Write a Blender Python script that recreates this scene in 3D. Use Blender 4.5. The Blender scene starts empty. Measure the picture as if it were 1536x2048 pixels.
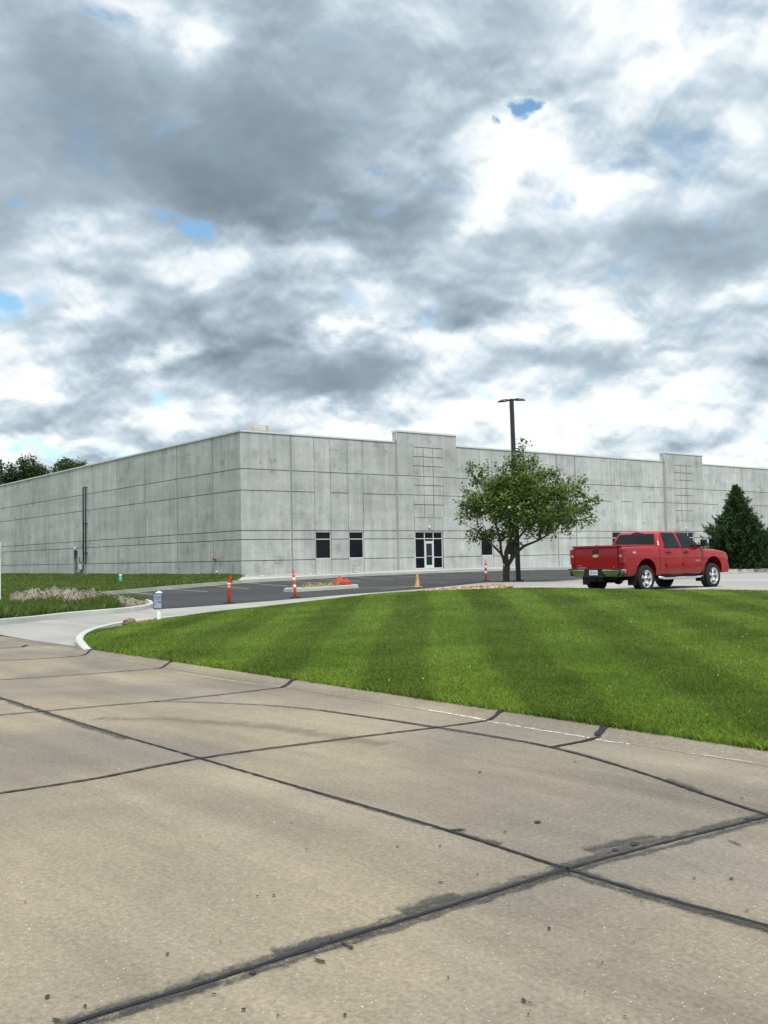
import bpy, bmesh, math, random
import numpy as np
from mathutils import Vector, Matrix, noise
from mathutils.geometry import delaunay_2d_cdt
random.seed(7); RNG = np.random.RandomState(11)
scene = bpy.context.scene
COL = scene.collection

# ------------------------------------------------------------------ camera
FPX, PITCH, ROLL = 1966.6, 0.046474, -0.0192175
EYE = 1.6
_r = np.array([1, 0, 0.]); _f = np.array([0, math.cos(PITCH), math.sin(PITCH)]); _u = np.array([0, -math.sin(PITCH), math.cos(PITCH)])
_c, _s = math.cos(ROLL), math.sin(ROLL)
CR, CF, CU = _c*_r + _s*_u, _f, -_s*_r + _c*_u
def ray(px, py):
    """direction of a photograph pixel (1536 x 2048) in the world"""
    return ((px-768)/FPX)*CR + CF - ((py-1024)/FPX)*CU
def at_depth(px, py, Y):
    d = ray(px, py); d = d*(Y/d[1]); return (float(d[0]), float(d[1]), float(EYE+d[2]))
cam = bpy.data.cameras.new('camera'); camo = bpy.data.objects.new('camera', cam); COL.objects.link(camo)
cam.sensor_fit = 'HORIZONTAL'; cam.sensor_width = 36; cam.lens = FPX/1536*36
cam.clip_start = 0.05; cam.clip_end = 6000
m = Matrix.Identity(4)
for i in range(3):
    m[i][0] = CR[i]; m[i][1] = CU[i]; m[i][2] = -CF[i]
m[2][3] = EYE
camo.matrix_world = m
scene.camera = camo

# ------------------------------------------------------------------ exposure, sun
scene.view_settings.view_transform = 'Standard'; scene.view_settings.look = 'None'
scene.view_settings.exposure = 0.8; scene.view_settings.gamma = 1
scene.view_settings.use_curve_mapping = False
SUN_EL, SUN_AZ = math.radians(58), math.atan2(.30, -.95)      # azimuth measured from +Y towards +X
sd = Vector((math.sin(SUN_AZ)*math.cos(SUN_EL), math.cos(SUN_AZ)*math.cos(SUN_EL), math.sin(SUN_EL)))
sl = bpy.data.lights.new('sun', 'SUN'); sl.energy = 2.0; sl.angle = math.radians(12); sl.color = (1, .96, .9)
slo = bpy.data.objects.new('sun', sl); COL.objects.link(slo); slo.rotation_euler = sd.to_track_quat('Z', 'Y').to_euler()

# ------------------------------------------------------------------ node helper
class NT:
    def __init__(s, tree): s.t = tree; s.n = tree.nodes; s.l = tree.links
    def new(s, kind, **kw):
        nd = s.n.new(kind)
        for k, v in kw.items():
            if k == 'ins':
                for kk, vv in v.items(): s.put(nd.inputs[kk], vv)
            else: setattr(nd, k, v)
        return nd
    def put(s, sock, v):
        if isinstance(v, bpy.types.NodeSocket): s.l.new(v, sock)
        else: sock.default_value = v
    def math(s, op, a, b=None, c=None, clamp=False):
        nd = s.n.new('ShaderNodeMath'); nd.operation = op; nd.use_clamp = clamp
        s.put(nd.inputs[0], a)
        if b is not None: s.put(nd.inputs[1], b)
        if c is not None: s.put(nd.inputs[2], c)
        return nd.outputs[0]
    def vm(s, op, a, b=None, c=None):
        nd = s.n.new('ShaderNodeVectorMath'); nd.operation = op
        s.put(nd.inputs[0], a)
        if b is not None: s.put(nd.inputs[1], b)
        if c is not None: s.put(nd.inputs[2], c)
        return nd.outputs['Value'] if op in ('DOT_PRODUCT', 'LENGTH') else nd.outputs[0]
    def mix(s, f, a, b, mode='MIX'):
        nd = s.n.new('ShaderNodeMix'); nd.data_type = 'RGBA'; nd.blend_type = mode
        s.put(nd.inputs[0], f); s.put(nd.inputs[6], a); s.put(nd.inputs[7], b)
        return nd.outputs[2]
    def ramp(s, f, stops, interp='LINEAR'):
        nd = s.n.new('ShaderNodeValToRGB'); cr = nd.color_ramp; cr.interpolation = interp
        while len(cr.elements) < len(stops): cr.elements.new(0.5)
        for e, (p, c) in zip(cr.elements, stops):
            e.position = p; e.color = (c, c, c, 1) if isinstance(c, (int, float)) else (*c[:3], 1)
        s.put(nd.inputs[0], f); return nd.outputs[0]
    def noise(s, vec, scale, detail=4, rough=.5, dist=0., lac=2.0, dim='3D'):
        nd = s.n.new('ShaderNodeTexNoise'); nd.noise_dimensions = dim
        s.put(nd.inputs['Vector'], vec); nd.inputs['Scale'].default_value = scale
        nd.inputs['Detail'].default_value = detail; nd.inputs['Roughness'].default_value = rough
        nd.inputs['Distortion'].default_value = dist; nd.inputs['Lacunarity'].default_value = lac
        return nd.outputs[0]
    def xyz(s, x, y, z):
        nd = s.n.new('ShaderNodeCombineXYZ'); s.put(nd.inputs[0], x); s.put(nd.inputs[1], y); s.put(nd.inputs[2], z); return nd.outputs[0]
    def sep(s, v):
        nd = s.n.new('ShaderNodeSeparateXYZ'); s.put(nd.inputs[0], v); return nd.outputs
    def rng(s, v, a, b, c=0., d=1., smooth=True):
        nd = s.n.new('ShaderNodeMapRange'); nd.interpolation_type = 'SMOOTHSTEP' if smooth else 'LINEAR'
        s.put(nd.inputs[0], v)
        for i, q in enumerate((a, b, c, d)): nd.inputs[i+1].default_value = q
        return nd.outputs[0]

# ------------------------------------------------------------------ sky: Nishita sky behind a broken layer of procedural cloud
world = bpy.data.worlds.new('World'); scene.world = world; world.use_nodes = True
W = NT(world.node_tree); W.n.clear()
sky = W.new('ShaderNodeTexSky', sky_type='NISHITA', sun_disc=False, sun_elevation=SUN_EL, sun_rotation=SUN_AZ, air_density=1.0, dust_density=.6, ozone_density=2.0)
gen = W.new('ShaderNodeTexCoord').outputs['Generated']
X, Y, Z = W.sep(gen)
zc = W.math('MAXIMUM', Z, 0.0)
den = W.math('ADD', zc, .52)
P = W.xyz(W.math('DIVIDE', X, den), W.math('DIVIDE', Y, den), 3.7)
az = W.math('ARCTAN2', X, Y); el = W.math('ARCSINE', Z)
big = W.noise(P, 2.3, 8, .52, .15, dim='2D')
bigup = W.noise(W.vm('MULTIPLY', P, (.970, .970, 1)), 2.3, 5, .52, .15, dim='2D')
WP = W.vm('ADD', P, W.vm('SCALE', W.n.new('ShaderNodeTexNoise').outputs[1]))
_nz = [n for n in W.n if n.type == 'TEX_NOISE'][-1]; W.l.new(P, _nz.inputs['Vector']); _nz.inputs['Scale'].default_value = 8; _nz.inputs['Detail'].default_value = 5
[n for n in W.n if n.type == 'VECT_MATH' and n.operation == 'SCALE'][-1].inputs['Scale'].default_value = .13
def billow(v, sc):
    vo = W.new('ShaderNodeTexVoronoi', feature='SMOOTH_F1', voronoi_dimensions='2D', ins={'Vector': v, 'Scale': sc, 'Smoothness': .35, 'Detail': 1.6, 'Roughness': .5})
    return vo.outputs['Distance']
bil = billow(WP, 5.); bilup = billow(W.vm('MULTIPLY', WP, (.981, .981, 1)), 5.)
fine = W.noise(P, 11.5, 8, .56, .2, dim='2D')
fineup = W.noise(W.vm('MULTIPLY', P, (.990, .990, 1)), 11.5, 5, .56, .2, dim='2D')
# the blobs are pushed about by the noise so that they have ragged edges
wx = W.math('MULTIPLY_ADD', W.math('SUBTRACT', W.noise(P, 5.0, 6, .58, dim='2D'), .5), .16, az)
wy = W.math('MULTIPLY_ADD', W.math('SUBTRACT', W.noise(W.vm('ADD', P, (7., 3., 0.)), 6, 6, .58, dim='2D'), .5), .10, el)
AE = W.xyz(wx, wy, 0.)
def sky_angles(px, py):
    d = ray(px, py); d = d/np.linalg.norm(d); return math.atan2(d[0], d[1]), math.asin(d[2])
def blobs(lst, vec):
    acc = 0.0
    for (px, py, rx, ry, amp) in lst:
        a, e = sky_angles(px, py); sx, sy = FPX/rx, FPX/ry
        v = W.vm('MULTIPLY_ADD', vec, (sx, sy, 0.), (-a*sx, -e*sy, 0.))
        g = W.math('POWER', .45, W.vm('DOT_PRODUCT', v, v))
        acc = W.math('MULTIPLY_ADD', g, amp, acc)
    return acc
CL = [(130,290,330,150,-.32),(460,350,260,75,-.30),(60,420,170,50,-.12),(620,250,170,110,-.16),(330,190,200,90,-.12),(60,90,130,120,-.16),
 (1460,480,190,85,-.44),(1240,470,200,45,-.14),(700,745,170,45,-.50),(620,790,200,24,-.24),(1050,70,120,60,-.18),(610,40,130,60,-.14),
 (1080,365,50,35,-.28),(850,430,110,35,-.22),(700,480,110,28,-.18),(300,620,70,50,-.14),(220,710,45,55,-.2),(1130,740,170,28,-.26),
 (1000,560,150,35,-.16),(1320,595,110,35,-.14),(280,800,150,28,-.14),(760,150,110,80,-.12),(120,560,110,40,-.06),(1440,330,150,80,-.05),(950,590,120,22,-.08),
 (1210,710,50,18,-.16),(640,690,60,30,-.1),(560,600,140,25,-.1),(1180,190,80,40,-.1),
 (390,60,55,90,0.294),(220,20,80,40,0.168),(1370,60,50,90,0.294),(1490,50,60,80,0.140),(1010,290,60,55,0.322),(1235,335,55,45,0.280),(1000,435,60,25,0.154),
 (580,495,90,40,0.294),(440,520,80,50,0.112),(50,690,100,40,0.294),(315,718,38,30,0.350),(395,700,50,22,0.315),(690,632,100,20,0.252),(880,765,50,34,0.294),
 (1110,645,110,32,0.168),(1240,680,100,30,0.154),(1510,565,60,40,0.210),(1410,590,80,30,0.126),(700,860,36,11,0.350),(250,860,90,22,0.175),(1260,850,150,24,0.140),
 (800,655,100,26,0.154),(70,775,110,40,0.098),(1470,780,100,20,0.112),(540,440,80,22,0.112),(1100,260,60,40,0.140),(820,310,60,25,0.154),(960,330,40,30,0.140),(940,690,50,30,0.140),(180,480,110,30,0.084)]
HO = [(995,222,24,17,1),(1035,203,24,10,.8),(1140,222,30,10,.6),(862,362,32,16,1),(770,345,10,12,.8),(430,437,20,22,.95),(10,598,60,26,1),(50,650,50,14,.8),(12,520,24,12,.8),(50,395,20,10,.6),(730,275,10,12,.6),(940,258,8,10,.7),(90,903,150,14,.6),(150,470,12,8,.6)]
cl = blobs(CL, AE)
cov = W.math('SUBTRACT', big, .5); fn = W.math('SUBTRACT', fine, .5)
L = W.math('MULTIPLY_ADD', cov, -.80, .668)
L = W.math('MULTIPLY_ADD', W.math('SUBTRACT', big, bigup), .9, L)
# broken texture, calmer inside the heavy dark banks
df = W.math('MULTIPLY_ADD', cl, 1.9, 1.05, clamp=True); df = W.math('MAXIMUM', df, .35)
D_ = W.math('MULTIPLY', fn, .52)
D_ = W.math('MULTIPLY_ADD', W.math('SUBTRACT', fine, fineup), .5, D_)
D_ = W.math('MULTIPLY_ADD', W.math('SUBTRACT', bilup, bil), .75, D_)
D_ = W.math('MULTIPLY_ADD', W.math('SUBTRACT', bil, .45), -.30, D_)
L = W.math('MULTIPLY_ADD', D_, df, L)
L = W.math('ADD', L, cl)
# the cloud above the frame, in front of the sun, is thinner and brighter
L = W.math('ADD', L, W.rng(Z, .52, .85, 0., .55))
L = W.math('ADD', L, W.rng(Z, .32, .08, 0., .13))
K = 1/.1/2**.7
L = W.math('MULTIPLY_ADD', L, .75, .25)
lum = W.ramp(L, [(0.0, (.135, .17, .205)), (.22, (.185, .235, .285)), (.43, (.27, .345, .41)), (.59, (.405, .50, .58)), (.72, (.58, .68, .75)), (.865, (.88, .925, .95)), (.985, (1.0, 1.02, 1.02))])
cloud = W.vm('MULTIPLY', lum, (K, K, K))
zen = W.rng(Z, .55, .95, 1., 2.1)
cloud = W.vm('SCALE', cloud); cloud.node.inputs['Scale'].default_value = 1; W.l.new(zen, cloud.node.inputs['Scale'])
hole = blobs(HO, AE)
hm = W.rng(W.math('MULTIPLY_ADD', fn, 2.3, hole), .22, .98)
thin = W.rng(W.math('SUBTRACT', W.math('MULTIPLY_ADD', fn, -.9, .5), W.math('MULTIPLY', cov, 1.7)), .78, 1.05, 0., .35)
mask = W.math('MAXIMUM', hm, thin)
blue = W.vm('MULTIPLY', sky.outputs[0], (.95, 1.12, 1.05))
bg = W.new('ShaderNodeBackground'); W.put(bg.inputs[0], W.mix(mask, cloud, blue)); bg.inputs[1].default_value = .1
W.l.new(bg.outputs[0], W.new('ShaderNodeOutputWorld').inputs[0])
world.cycles.sampling_method = 'MANUAL'; world.cycles.sample_map_resolution = 512
# ------------------------------------------------------------------ object helpers
def tag(o, label=None, cat=None, group=None, kind=None):
    if label: o['label'] = label
    if cat: o['category'] = cat
    if group: o['group'] = group
    if kind: o['kind'] = kind
    return o
def empty(name, loc, rz=0, **kw):
    o = bpy.data.objects.new(name, None); COL.objects.link(o); o.location = loc; o.rotation_euler = (0, 0, rz); o.empty_display_size = .1
    return tag(o, **kw)
def link(name, me, mat=None, parent=None, smooth=False, **kw):
    o = bpy.data.objects.new(name, me); COL.objects.link(o)
    if mat: me.materials.append(mat)
    if parent: o.parent = parent
    if smooth: me.shade_smooth() if hasattr(me, 'shade_smooth') else None
    return tag(o, **kw)
def frombm(name, bm, mat=None, parent=None, smooth=False, **kw):
    me = bpy.data.meshes.new(name); bm.normal_update(); bm.to_mesh(me); bm.free()
    return link(name, me, mat, parent, smooth, **kw)
def frompy(name, v, f, mat=None, parent=None, smooth=False, **kw):
    me = bpy.data.meshes.new(name); me.from_pydata([tuple(map(float, p)) for p in v], [], f); me.update()
    return link(name, me, mat, parent, smooth, **kw)
def bigmesh(name, V, nper, mat=None, parent=None, cols=None, **kw):
    """V: (n*nper,3) array, faces of nper consecutive vertices"""
    n = len(V)//nper; me = bpy.data.meshes.new(name)
    me.vertices.add(len(V)); me.vertices.foreach_set('co', np.asarray(V, np.float32).ravel())
    me.loops.add(len(V)); me.loops.foreach_set('vertex_index', np.arange(len(V), dtype=np.int32))
    me.polygons.add(n); me.polygons.foreach_set('loop_start', np.arange(0, len(V), nper, dtype=np.int32))
    if cols is not None:
        a = me.attributes.new('tone', 'FLOAT', 'FACE'); a.data.foreach_set('value', np.asarray(cols, np.float32))
    me.update(calc_edges=True); me.validate()
    return link(name, me, mat, parent, **kw)
def bbox(bm, x0, x1, y0, y1, z0, z1, mtx=None, bev=0.):
    r = bmesh.ops.create_cube(bm, size=1); vs = r['verts']
    for v in vs: v.co = Vector(((x0+x1)/2+v.co.x*(x1-x0), (y0+y1)/2+v.co.y*(y1-y0), (z0+z1)/2+v.co.z*(z1-z0)))
    if bev:
        es = list({e for v in vs for e in v.link_edges}); r2 = bmesh.ops.bevel(bm, geom=es, offset=bev, segments=2, affect='EDGES', profile=.6)
        vs = list({v for f in r2['faces'] for v in f.verts} | {v for v in vs if v.is_valid})
    if mtx: bmesh.ops.transform(bm, matrix=mtx, verts=vs)
    return vs
def tube(bm, pts, rads, seg=8, cap=True):
    """a tube along pts with radius per point"""
    pts = [Vector(p) for p in pts]; rings = []
    if not hasattr(rads, '__len__'): rads = [rads]*len(pts)
    prev = None
    for i, p in enumerate(pts):
        t = (pts[min(i+1, len(pts)-1)]-pts[max(i-1, 0)]).normalized()
        if prev is None: a = t.orthogonal().normalized()
        else: a = (prev-t*prev.dot(t)); a = a.normalized() if a.length > 1e-6 else t.orthogonal().normalized()
        prev = a; b = t.cross(a)
        rings.append([bm.verts.new(p+(a*math.cos(k*2*math.pi/seg)+b*math.sin(k*2*math.pi/seg))*rads[i]) for k in range(seg)])
    for r0, r1 in zip(rings, rings[1:]):
        for k in range(seg):
            f = bm.faces.new((r0[k], r0[(k+1) % seg], r1[(k+1) % seg], r1[k])); f.smooth = True
    if cap:
        bm.faces.new(rings[0][::-1]); bm.faces.new(rings[-1])
def lathe(bm, prof, seg=24, mtx=None, cap=True):
    """prof: (r, z) from one end to the other about Z"""
    rings = []; vs = []
    for r, z in prof:
        rg = [bm.verts.new((r*math.cos(k*2*math.pi/seg), r*math.sin(k*2*math.pi/seg), z)) for k in range(seg)]; rings.append(rg); vs += rg
    for a, b in zip(rings, rings[1:]):
        for k in range(seg): f = bm.faces.new((a[k], a[(k+1) % seg], b[(k+1) % seg], b[k])); f.smooth = True
    if cap: bm.faces.new(rings[0][::-1]); bm.faces.new(rings[-1])
    if mtx: bmesh.ops.transform(bm, matrix=mtx, verts=vs)
def material(name, rough=.8, color=(.5, .5, .5), spec=.3, metal=0.):
    mt = bpy.data.materials.new(name); mt.use_nodes = True; t = NT(mt.node_tree)
    b = t.n['Principled BSDF']; b.inputs['Base Color'].default_value = (*color, 1); b.inputs['Roughness'].default_value = rough
    b.inputs['Specular IOR Level'].default_value = spec; b.inputs['Metallic'].default_value = metal
    return mt, t, b
def plainmat(name, color, rough=.6, spec=.4, metal=0., var=.12, scale=8):
    """one paint or plastic with a little unevenness and dirt"""
    mt, t, b = material(name, rough, color, spec, metal)
    tc = t.new('ShaderNodeTexCoord').outputs['Object']
    n = t.noise(tc, scale, 5, .6)
    t.put(b.inputs['Base Color'], t.vm('MULTIPLY', tuple(color), t.xyz(*[t.math('MULTIPLY_ADD', n, 2*var, 1-var)]*3)))
    t.put(b.inputs['Roughness'], t.math('MULTIPLY_ADD', n, .2, rough-.1))
    return mt
def bump(t, b, h, strength, dist):
    nd = t.new('ShaderNodeBump'); nd.inputs['Strength'].default_value = strength; nd.inputs['Distance'].default_value = dist
    t.put(nd.inputs['Height'], h); t.l.new(nd.outputs[0], b.inputs['Normal']); return nd
def scaled(t, col, f):
    return t.vm('MULTIPLY', col, t.xyz(f, f, f))

# ------------------------------------------------------------------ materials of the setting
def mat_ground(name, base, warm, speck=.25, scale=1., rot=0., streak=.25, patch=.35, pebble=(.62, .6, .56)):
    mt, t, b = material(name, .85, base, .25)
    pos = t.new('ShaderNodeNewGeometry').outputs['Position']
    mp = t.new('ShaderNodeMapping'); mp.inputs['Rotation'].default_value = (0, 0, rot); t.l.new(pos, mp.inputs['Vector'])
    al = mp.outputs[0]
    n1 = t.noise(al, .32*scale, 5, .55, .4)
    st = t.noise(t.vm('MULTIPLY', al, (.12, 1.1, 1.)), 1.1*scale, 6, .6, .3)
    n2 = t.noise(al, 7., 6, .65)
    n3 = t.noise(al, 95., 3, .7); n4 = t.noise(al, 34., 4, .75)
    c = t.mix(t.rng(n1, .35, .65), tuple([*base, 1]), tuple([*warm, 1]))
    f = t.math('MULTIPLY_ADD', t.math('SUBTRACT', st, .5), -2*streak*1.5, 1.)
    f = t.math('MULTIPLY', f, t.math('MULTIPLY_ADD', t.math('SUBTRACT', n2, .5), patch, 1.))
    f = t.math('MULTIPLY', f, t.math('MULTIPLY_ADD', t.math('SUBTRACT', n3, .5), speck*2.4, 1.))
    f = t.math('MULTIPLY', f, t.math('MULTIPLY_ADD', t.math('SUBTRACT', n4, .5), speck*4.6, 1.))
    c = scaled(t, c, f)
    vo = t.new('ShaderNodeTexVoronoi', feature='F1', ins={'Vector': al, 'Scale': 42.}); 
    sp = t.math('MULTIPLY', t.rng(vo.outputs['Distance'], .22, .12), t.rng(t.sep(vo.outputs['Color'])[0], .80, .84))
    c = t.mix(t.math('MULTIPLY', sp, .36), c, (*pebble, 1))
    vo2 = t.new('ShaderNodeTexVoronoi', feature='F1', ins={'Vector': t.vm('ADD', al, t.vm('SCALE', (1, 1, 1))), 'Scale': 9.})
    dk = t.math('MULTIPLY', t.rng(vo2.outputs['Distance'], .12, .07), t.rng(t.sep(vo2.outputs['Color'])[1], .86, .90))
    c = t.mix(t.math('MULTIPLY', dk, .55), c, (.08, .075, .065, 1))
    t.put(b.inputs['Base Color'], c)
    bump(t, b, t.math('ADD', n3, t.math('MULTIPLY', n2, .5)), .35, .006)
    return mt
ROADROT = -math.atan2(-2.98, 2.43)
M_ROAD = mat_ground('road_concrete', (.138, .123, .103), (.212, .184, .132), .30, 1., ROADROT, .40, .35)
M_DRIVE = mat_ground('new_concrete', (.225, .225, .215), (.27, .268, .255), .10, .7, ROADROT, .22, .16, (.5, .5, .48))
M_KERB = mat_ground('kerb_concrete', (.33, .345, .325), (.40, .415, .39), .08, 1.5, 0, .14, .16, (.5, .5, .48))
M_ASPH = mat_ground('asphalt', (.024, .026, .029), (.036, .037, .039), .30, .6, ROADROT, .3, .3, (.14, .14, .14))
M_SIDEW = mat_ground('sidewalk_concrete', (.32, .33, .31), (.37, .38, .36), .08, .8, 0, .1, .15, (.5, .5, .48))
M_TAR = plainmat('tar', (.016, .018, .021), .75, .2, 0, .35, 30)
def mat_grass(name, c1, c2, stripes=0., dry=0.):
    mt, t, b = material(name, .75, c1, .25)
    pos = t.new('ShaderNodeNewGeometry').outputs['Position']
    n1 = t.noise(pos, .55, 5, .6, .3); n2 = t.noise(pos, 5., 4, .6)
    c = t.mix(t.rng(n1, .32, .68), (*c1, 1), (*c2, 1))
    f = t.math('MULTIPLY_ADD', t.math('SUBTRACT', n2, .5), .5, 1.)
    if stripes:
        x, y, z = t.sep(pos)
        # mower passes: light off grass laid either way, painted into the base colour
        u = t.math('MULTIPLY_ADD', y, -.045, x)
        u = t.math('MULTIPLY_ADD', t.math('SUBTRACT', t.noise(pos, .1, 2), .5), .8, u)
        s = t.math('SINE', t.math('MULTIPLY', u, 2*math.pi/1.8))
        f = t.math('MULTIPLY', f, t.math('MULTIPLY_ADD', t.math('MULTIPLY', t.rng(s, -.5, .5, -1., 1.), t.rng(t.noise(pos, .12, 2), .3, .6, .45, 1.)), stripes, 1.))
    if dry:
        c = t.mix(t.math('MULTIPLY', t.rng(t.noise(pos, 1.3, 5, .65, .5), .52, .66), dry), c, (.30, .27, .12, 1))
    at = t.new('ShaderNodeAttribute', attribute_type='GEOMETRY', attribute_name='tone').outputs['Fac']
    f = t.math('MULTIPLY', f, t.math('MULTIPLY_ADD', at, .7, .72))
    t.put(b.inputs['Base Color'], scaled(t, c, f))
    return mt, t, b
def add_translucent(mt, t, b, amt=.3, gain=1.4):
    tr = t.new('ShaderNodeBsdfTranslucent'); mx = t.new('ShaderNodeMixShader'); mx.inputs[0].default_value = amt
    src = b.inputs['Base Color'].links[0].from_socket
    t.put(tr.inputs[0], scaled(t, src, gain)); out = t.n['Material Output']
    t.l.new(b.outputs[0], mx.inputs[1]); t.l.new(tr.outputs[0], mx.inputs[2]); t.l.new(mx.outputs[0], out.inputs[0])
M_BLADE, t_, b_ = mat_grass('lawn_blades', (.090, .150, .018), (.138, .206, .028), .20); add_translucent(M_BLADE, t_, b_)
M_LAWN, _, _ = mat_grass('lawn_soil', (.045, .075, .012), (.06, .10, .016), .15)
M_WEEDB, t_, b_ = mat_grass('weed_blades', (.055, .10, .018), (.095, .14, .03), 0, .35); add_translucent(M_WEEDB, t_, b_)
M_FIELD, _, _ = mat_grass('field_grass', (.05, .085, .018), (.09, .12, .035), 0, .5)
M_DIRT = mat_ground('dirt', (.125, .115, .088), (.19, .178, .14), .35, 3, 0, .3, .6, (.6, .57, .5))

# ------------------------------------------------------------------ lie of the land
def tps(pts):
    pts = np.array(pts, float); n = len(pts); d = np.hypot(pts[:, None, 0]-pts[None, :, 0], pts[:, None, 1]-pts[None, :, 1])
    K_ = np.where(d > 0, d**2*np.log(d+1e-9), 0)+np.eye(n)*.4; Pm = np.c_[np.ones(n), pts[:, :2]]
    A = np.zeros((n+3, n+3)); A[:n, :n] = K_; A[:n, n:] = Pm; A[n:, :n] = Pm.T
    w = np.linalg.solve(A, np.r_[pts[:, 2], 0, 0, 0])
    def f(x, y):
        x = np.asarray(x, float); y = np.asarray(y, float)
        r = np.hypot(x[..., None]-pts[:, 0], y[..., None]-pts[:, 1])
        k = np.where(r > 0, r**2*np.log(r+1e-9), 0)
        return k@w[:n]+w[n]+w[n+1]*x+w[n+2]*y
    return f
ND = np.array([.775, .632]); UD = np.array([.632, -.775])      # across and along the street
def street(n, u): p = ND*n+UD*u; return (float(p[0]), float(p[1]))
# paved ground, from places whose depth is known by the size of what stands on them
PV = [at_depth(*a) for a in [(480,1165,64),(1150,1138,86),(700,1153,70),(1000,1141,80),(200,1190,48),(458,1208,34.8),(590,1196,37.5),(972,1163,43.7),(835,1176,41.5),
      (1034,1164,45),(1288,1178,31),(1428,1172,33.2),(1536,1143,48),(0,1252,24.5),(230,1228,29.5),(305,1216,33.3)]]
PV += [(*street(7.0, u), .03) for u in (-18, -14, -10, -22)] + [(8, 28, .42), (20, 34, .45), (30, 70, .35), (-7, 22, .03), (-9, 27, .04), (-3, 24, .04), (0, 30, .08), (-30, 60, .1), (-25, 40, .0)]
_pv = tps(PV)
def zpave(x, y): return np.clip(_pv(x, y), -.35, .75)
def hit(px, py, zf=zpave, off=0.):
    """where the ray of a photograph pixel meets a ground surface"""
    d = ray(px, py); lo, hi = 2.2, 130.; prev = None
    for Y in np.geomspace(lo, hi, 400):
        p = d*(Y/d[1]); g = EYE+p[2]-(float(zf(p[0], p[1]))+off)
        if prev is not None and g <= 0: 
            a, b = prev, Y
            for _ in range(30):
                mY = (a+b)/2; q = d*(mY/d[1])
                if EYE+q[2]-(float(zf(q[0], q[1]))+off) > 0: a = mY
                else: b = mY
            q = d*(a/d[1]); return (float(q[0]), float(q[1]))
        prev = Y
    q = d*(hi/d[1]); return (float(q[0]), float(q[1]))
# lawn: low at the street, rising to a crest in front of the car park
LW = [(*street(7.15, u), .05) for u in (6, 2, -1.5, -5, -8, -11, -14, -16.8)]
LB = [at_depth(*a) for a in [(165,1272,20.5),(225,1253,23.5),(320,1237,25.7),(500,1217,28.5),(700,1196,31),(800,1186.5,32),(850,1189,32),(900,1187.5,32),(960,1183,32),(1013,1178,32),(1150,1177,30),(1288,1181,28),(1420,1185,27),(1536,1189,26)]]
LW += LB + [(18, 22, .40), (14, 6, .12), (22, 8, .2)]
_lw = tps(LW)
def zlawn(x, y): return np.clip(_lw(x, y), -.05, .62)

def sheet(name, poly, zf, mat, off=0., step=1.2, thick=0., parent=None, holes=(), **kw):
    """a ground sheet over a polygon, following the lie of the land"""
    P2 = [Vector(p) for p in poly]; n = len(P2)
    xs = [p[0] for p in poly]; ys = [p[1] for p in poly]
    def inside(x, y, pl):
        c = False; j = len(pl)-1
        for i in range(len(pl)):
            if (pl[i][1] > y) != (pl[j][1] > y) and x < (pl[j][0]-pl[i][0])*(y-pl[i][1])/(pl[j][1]-pl[i][1]+1e-12)+pl[i][0]: c = not c
            j = i
        return c
    vs = list(P2)
    # split long boundary edges
    vs = []
    for i in range(n):
        a, b = P2[i], P2[(i+1) % n]; k = max(1, int((b-a).length/step))
        for j in range(k): vs.append(a.lerp(b, j/k))
    nb = len(vs); edges = [(i, (i+1) % nb) for i in range(nb)]
    x = min(xs)+step*.37
    while x < max(xs):
        y = min(ys)+step*.41
        while y < max(ys):
            if inside(x, y, poly): vs.append(Vector((x, y)))
            y += step
        x += step
    V2, E2, F2, *_ = delaunay_2d_cdt(vs, edges, [list(range(nb))], 1, 1e-4)
    Zs = zf(np.array([v[0] for v in V2]), np.array([v[1] for v in V2]))+off
    V = [(v[0], v[1], z) for v, z in zip(V2, Zs)]
    F = [list(f) for f in F2]
    o = frompy(name, V, F, mat, parent, True, **kw)
    return o
def offset_line(pts, d):
    out = []
    for i, p in enumerate(pts):
        a = Vector(pts[max(i-1, 0)]); b = Vector(pts[min(i+1, len(pts)-1)]); t = (b-a).normalized()
        out.append((p[0]-t.y*d, p[1]+t.x*d))
    return out
def smoothline(pts, k=6, closed=False):
    """Catmull-Rom through pts"""
    P_ = [Vector(p) for p in pts]; out = []; n = len(P_)
    rngi = range(n) if closed else range(n-1)
    for i in rngi:
        p0 = P_[(i-1) % n] if closed or i > 0 else P_[0]; p1 = P_[i]; p2 = P_[(i+1) % n]; p3 = P_[(i+2) % n] if closed or i+2 < n else P_[-1]
        for j in range(k):
            t = j/k; out.append(tuple(.5*((2*p1)+(p2-p0)*t+(2*p0-5*p1+4*p2-p3)*t*t+(3*p1-p0-3*p2+p3)*t**3)))
    if not closed: out.append(tuple(P_[-1]))
    return out
def sweep(name, line, prof, zf, mat, parent=None, closed=False, taper=0, **kw):
    """prof: (offset to the left of the line, height) swept along the ground line"""
    n = len(line); L2 = [Vector(p) for p in line]; V = []; F = []; m_ = len(prof)
    for i in range(n):
        a = L2[(i-1) % n] if closed else L2[max(i-1, 0)]; b = L2[(i+1) % n] if closed else L2[min(i+1, n-1)]
        t = (b-a).normalized(); nx, ny = -t.y, t.x; z0 = float(zf(L2[i][0], L2[i][1]))
        for o_, h in prof: V.append((L2[i][0]+nx*o_, L2[i][1]+ny*o_, z0+(h if h < 0 or i >= taper else h*(.35+.65*i/taper))))
    for i in range(n if closed else n-1):
        j = (i+1) % n
        for k in range(m_-1): F.append((i*m_+k, j*m_+k, j*m_+k+1, i*m_+k+1))
    if not closed: F.append(tuple(range(m_))); F.append(tuple(range((n-1)*m_, n*m_))[::-1])
    return frompy(name, V, F, mat, parent, False, **kw)
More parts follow.
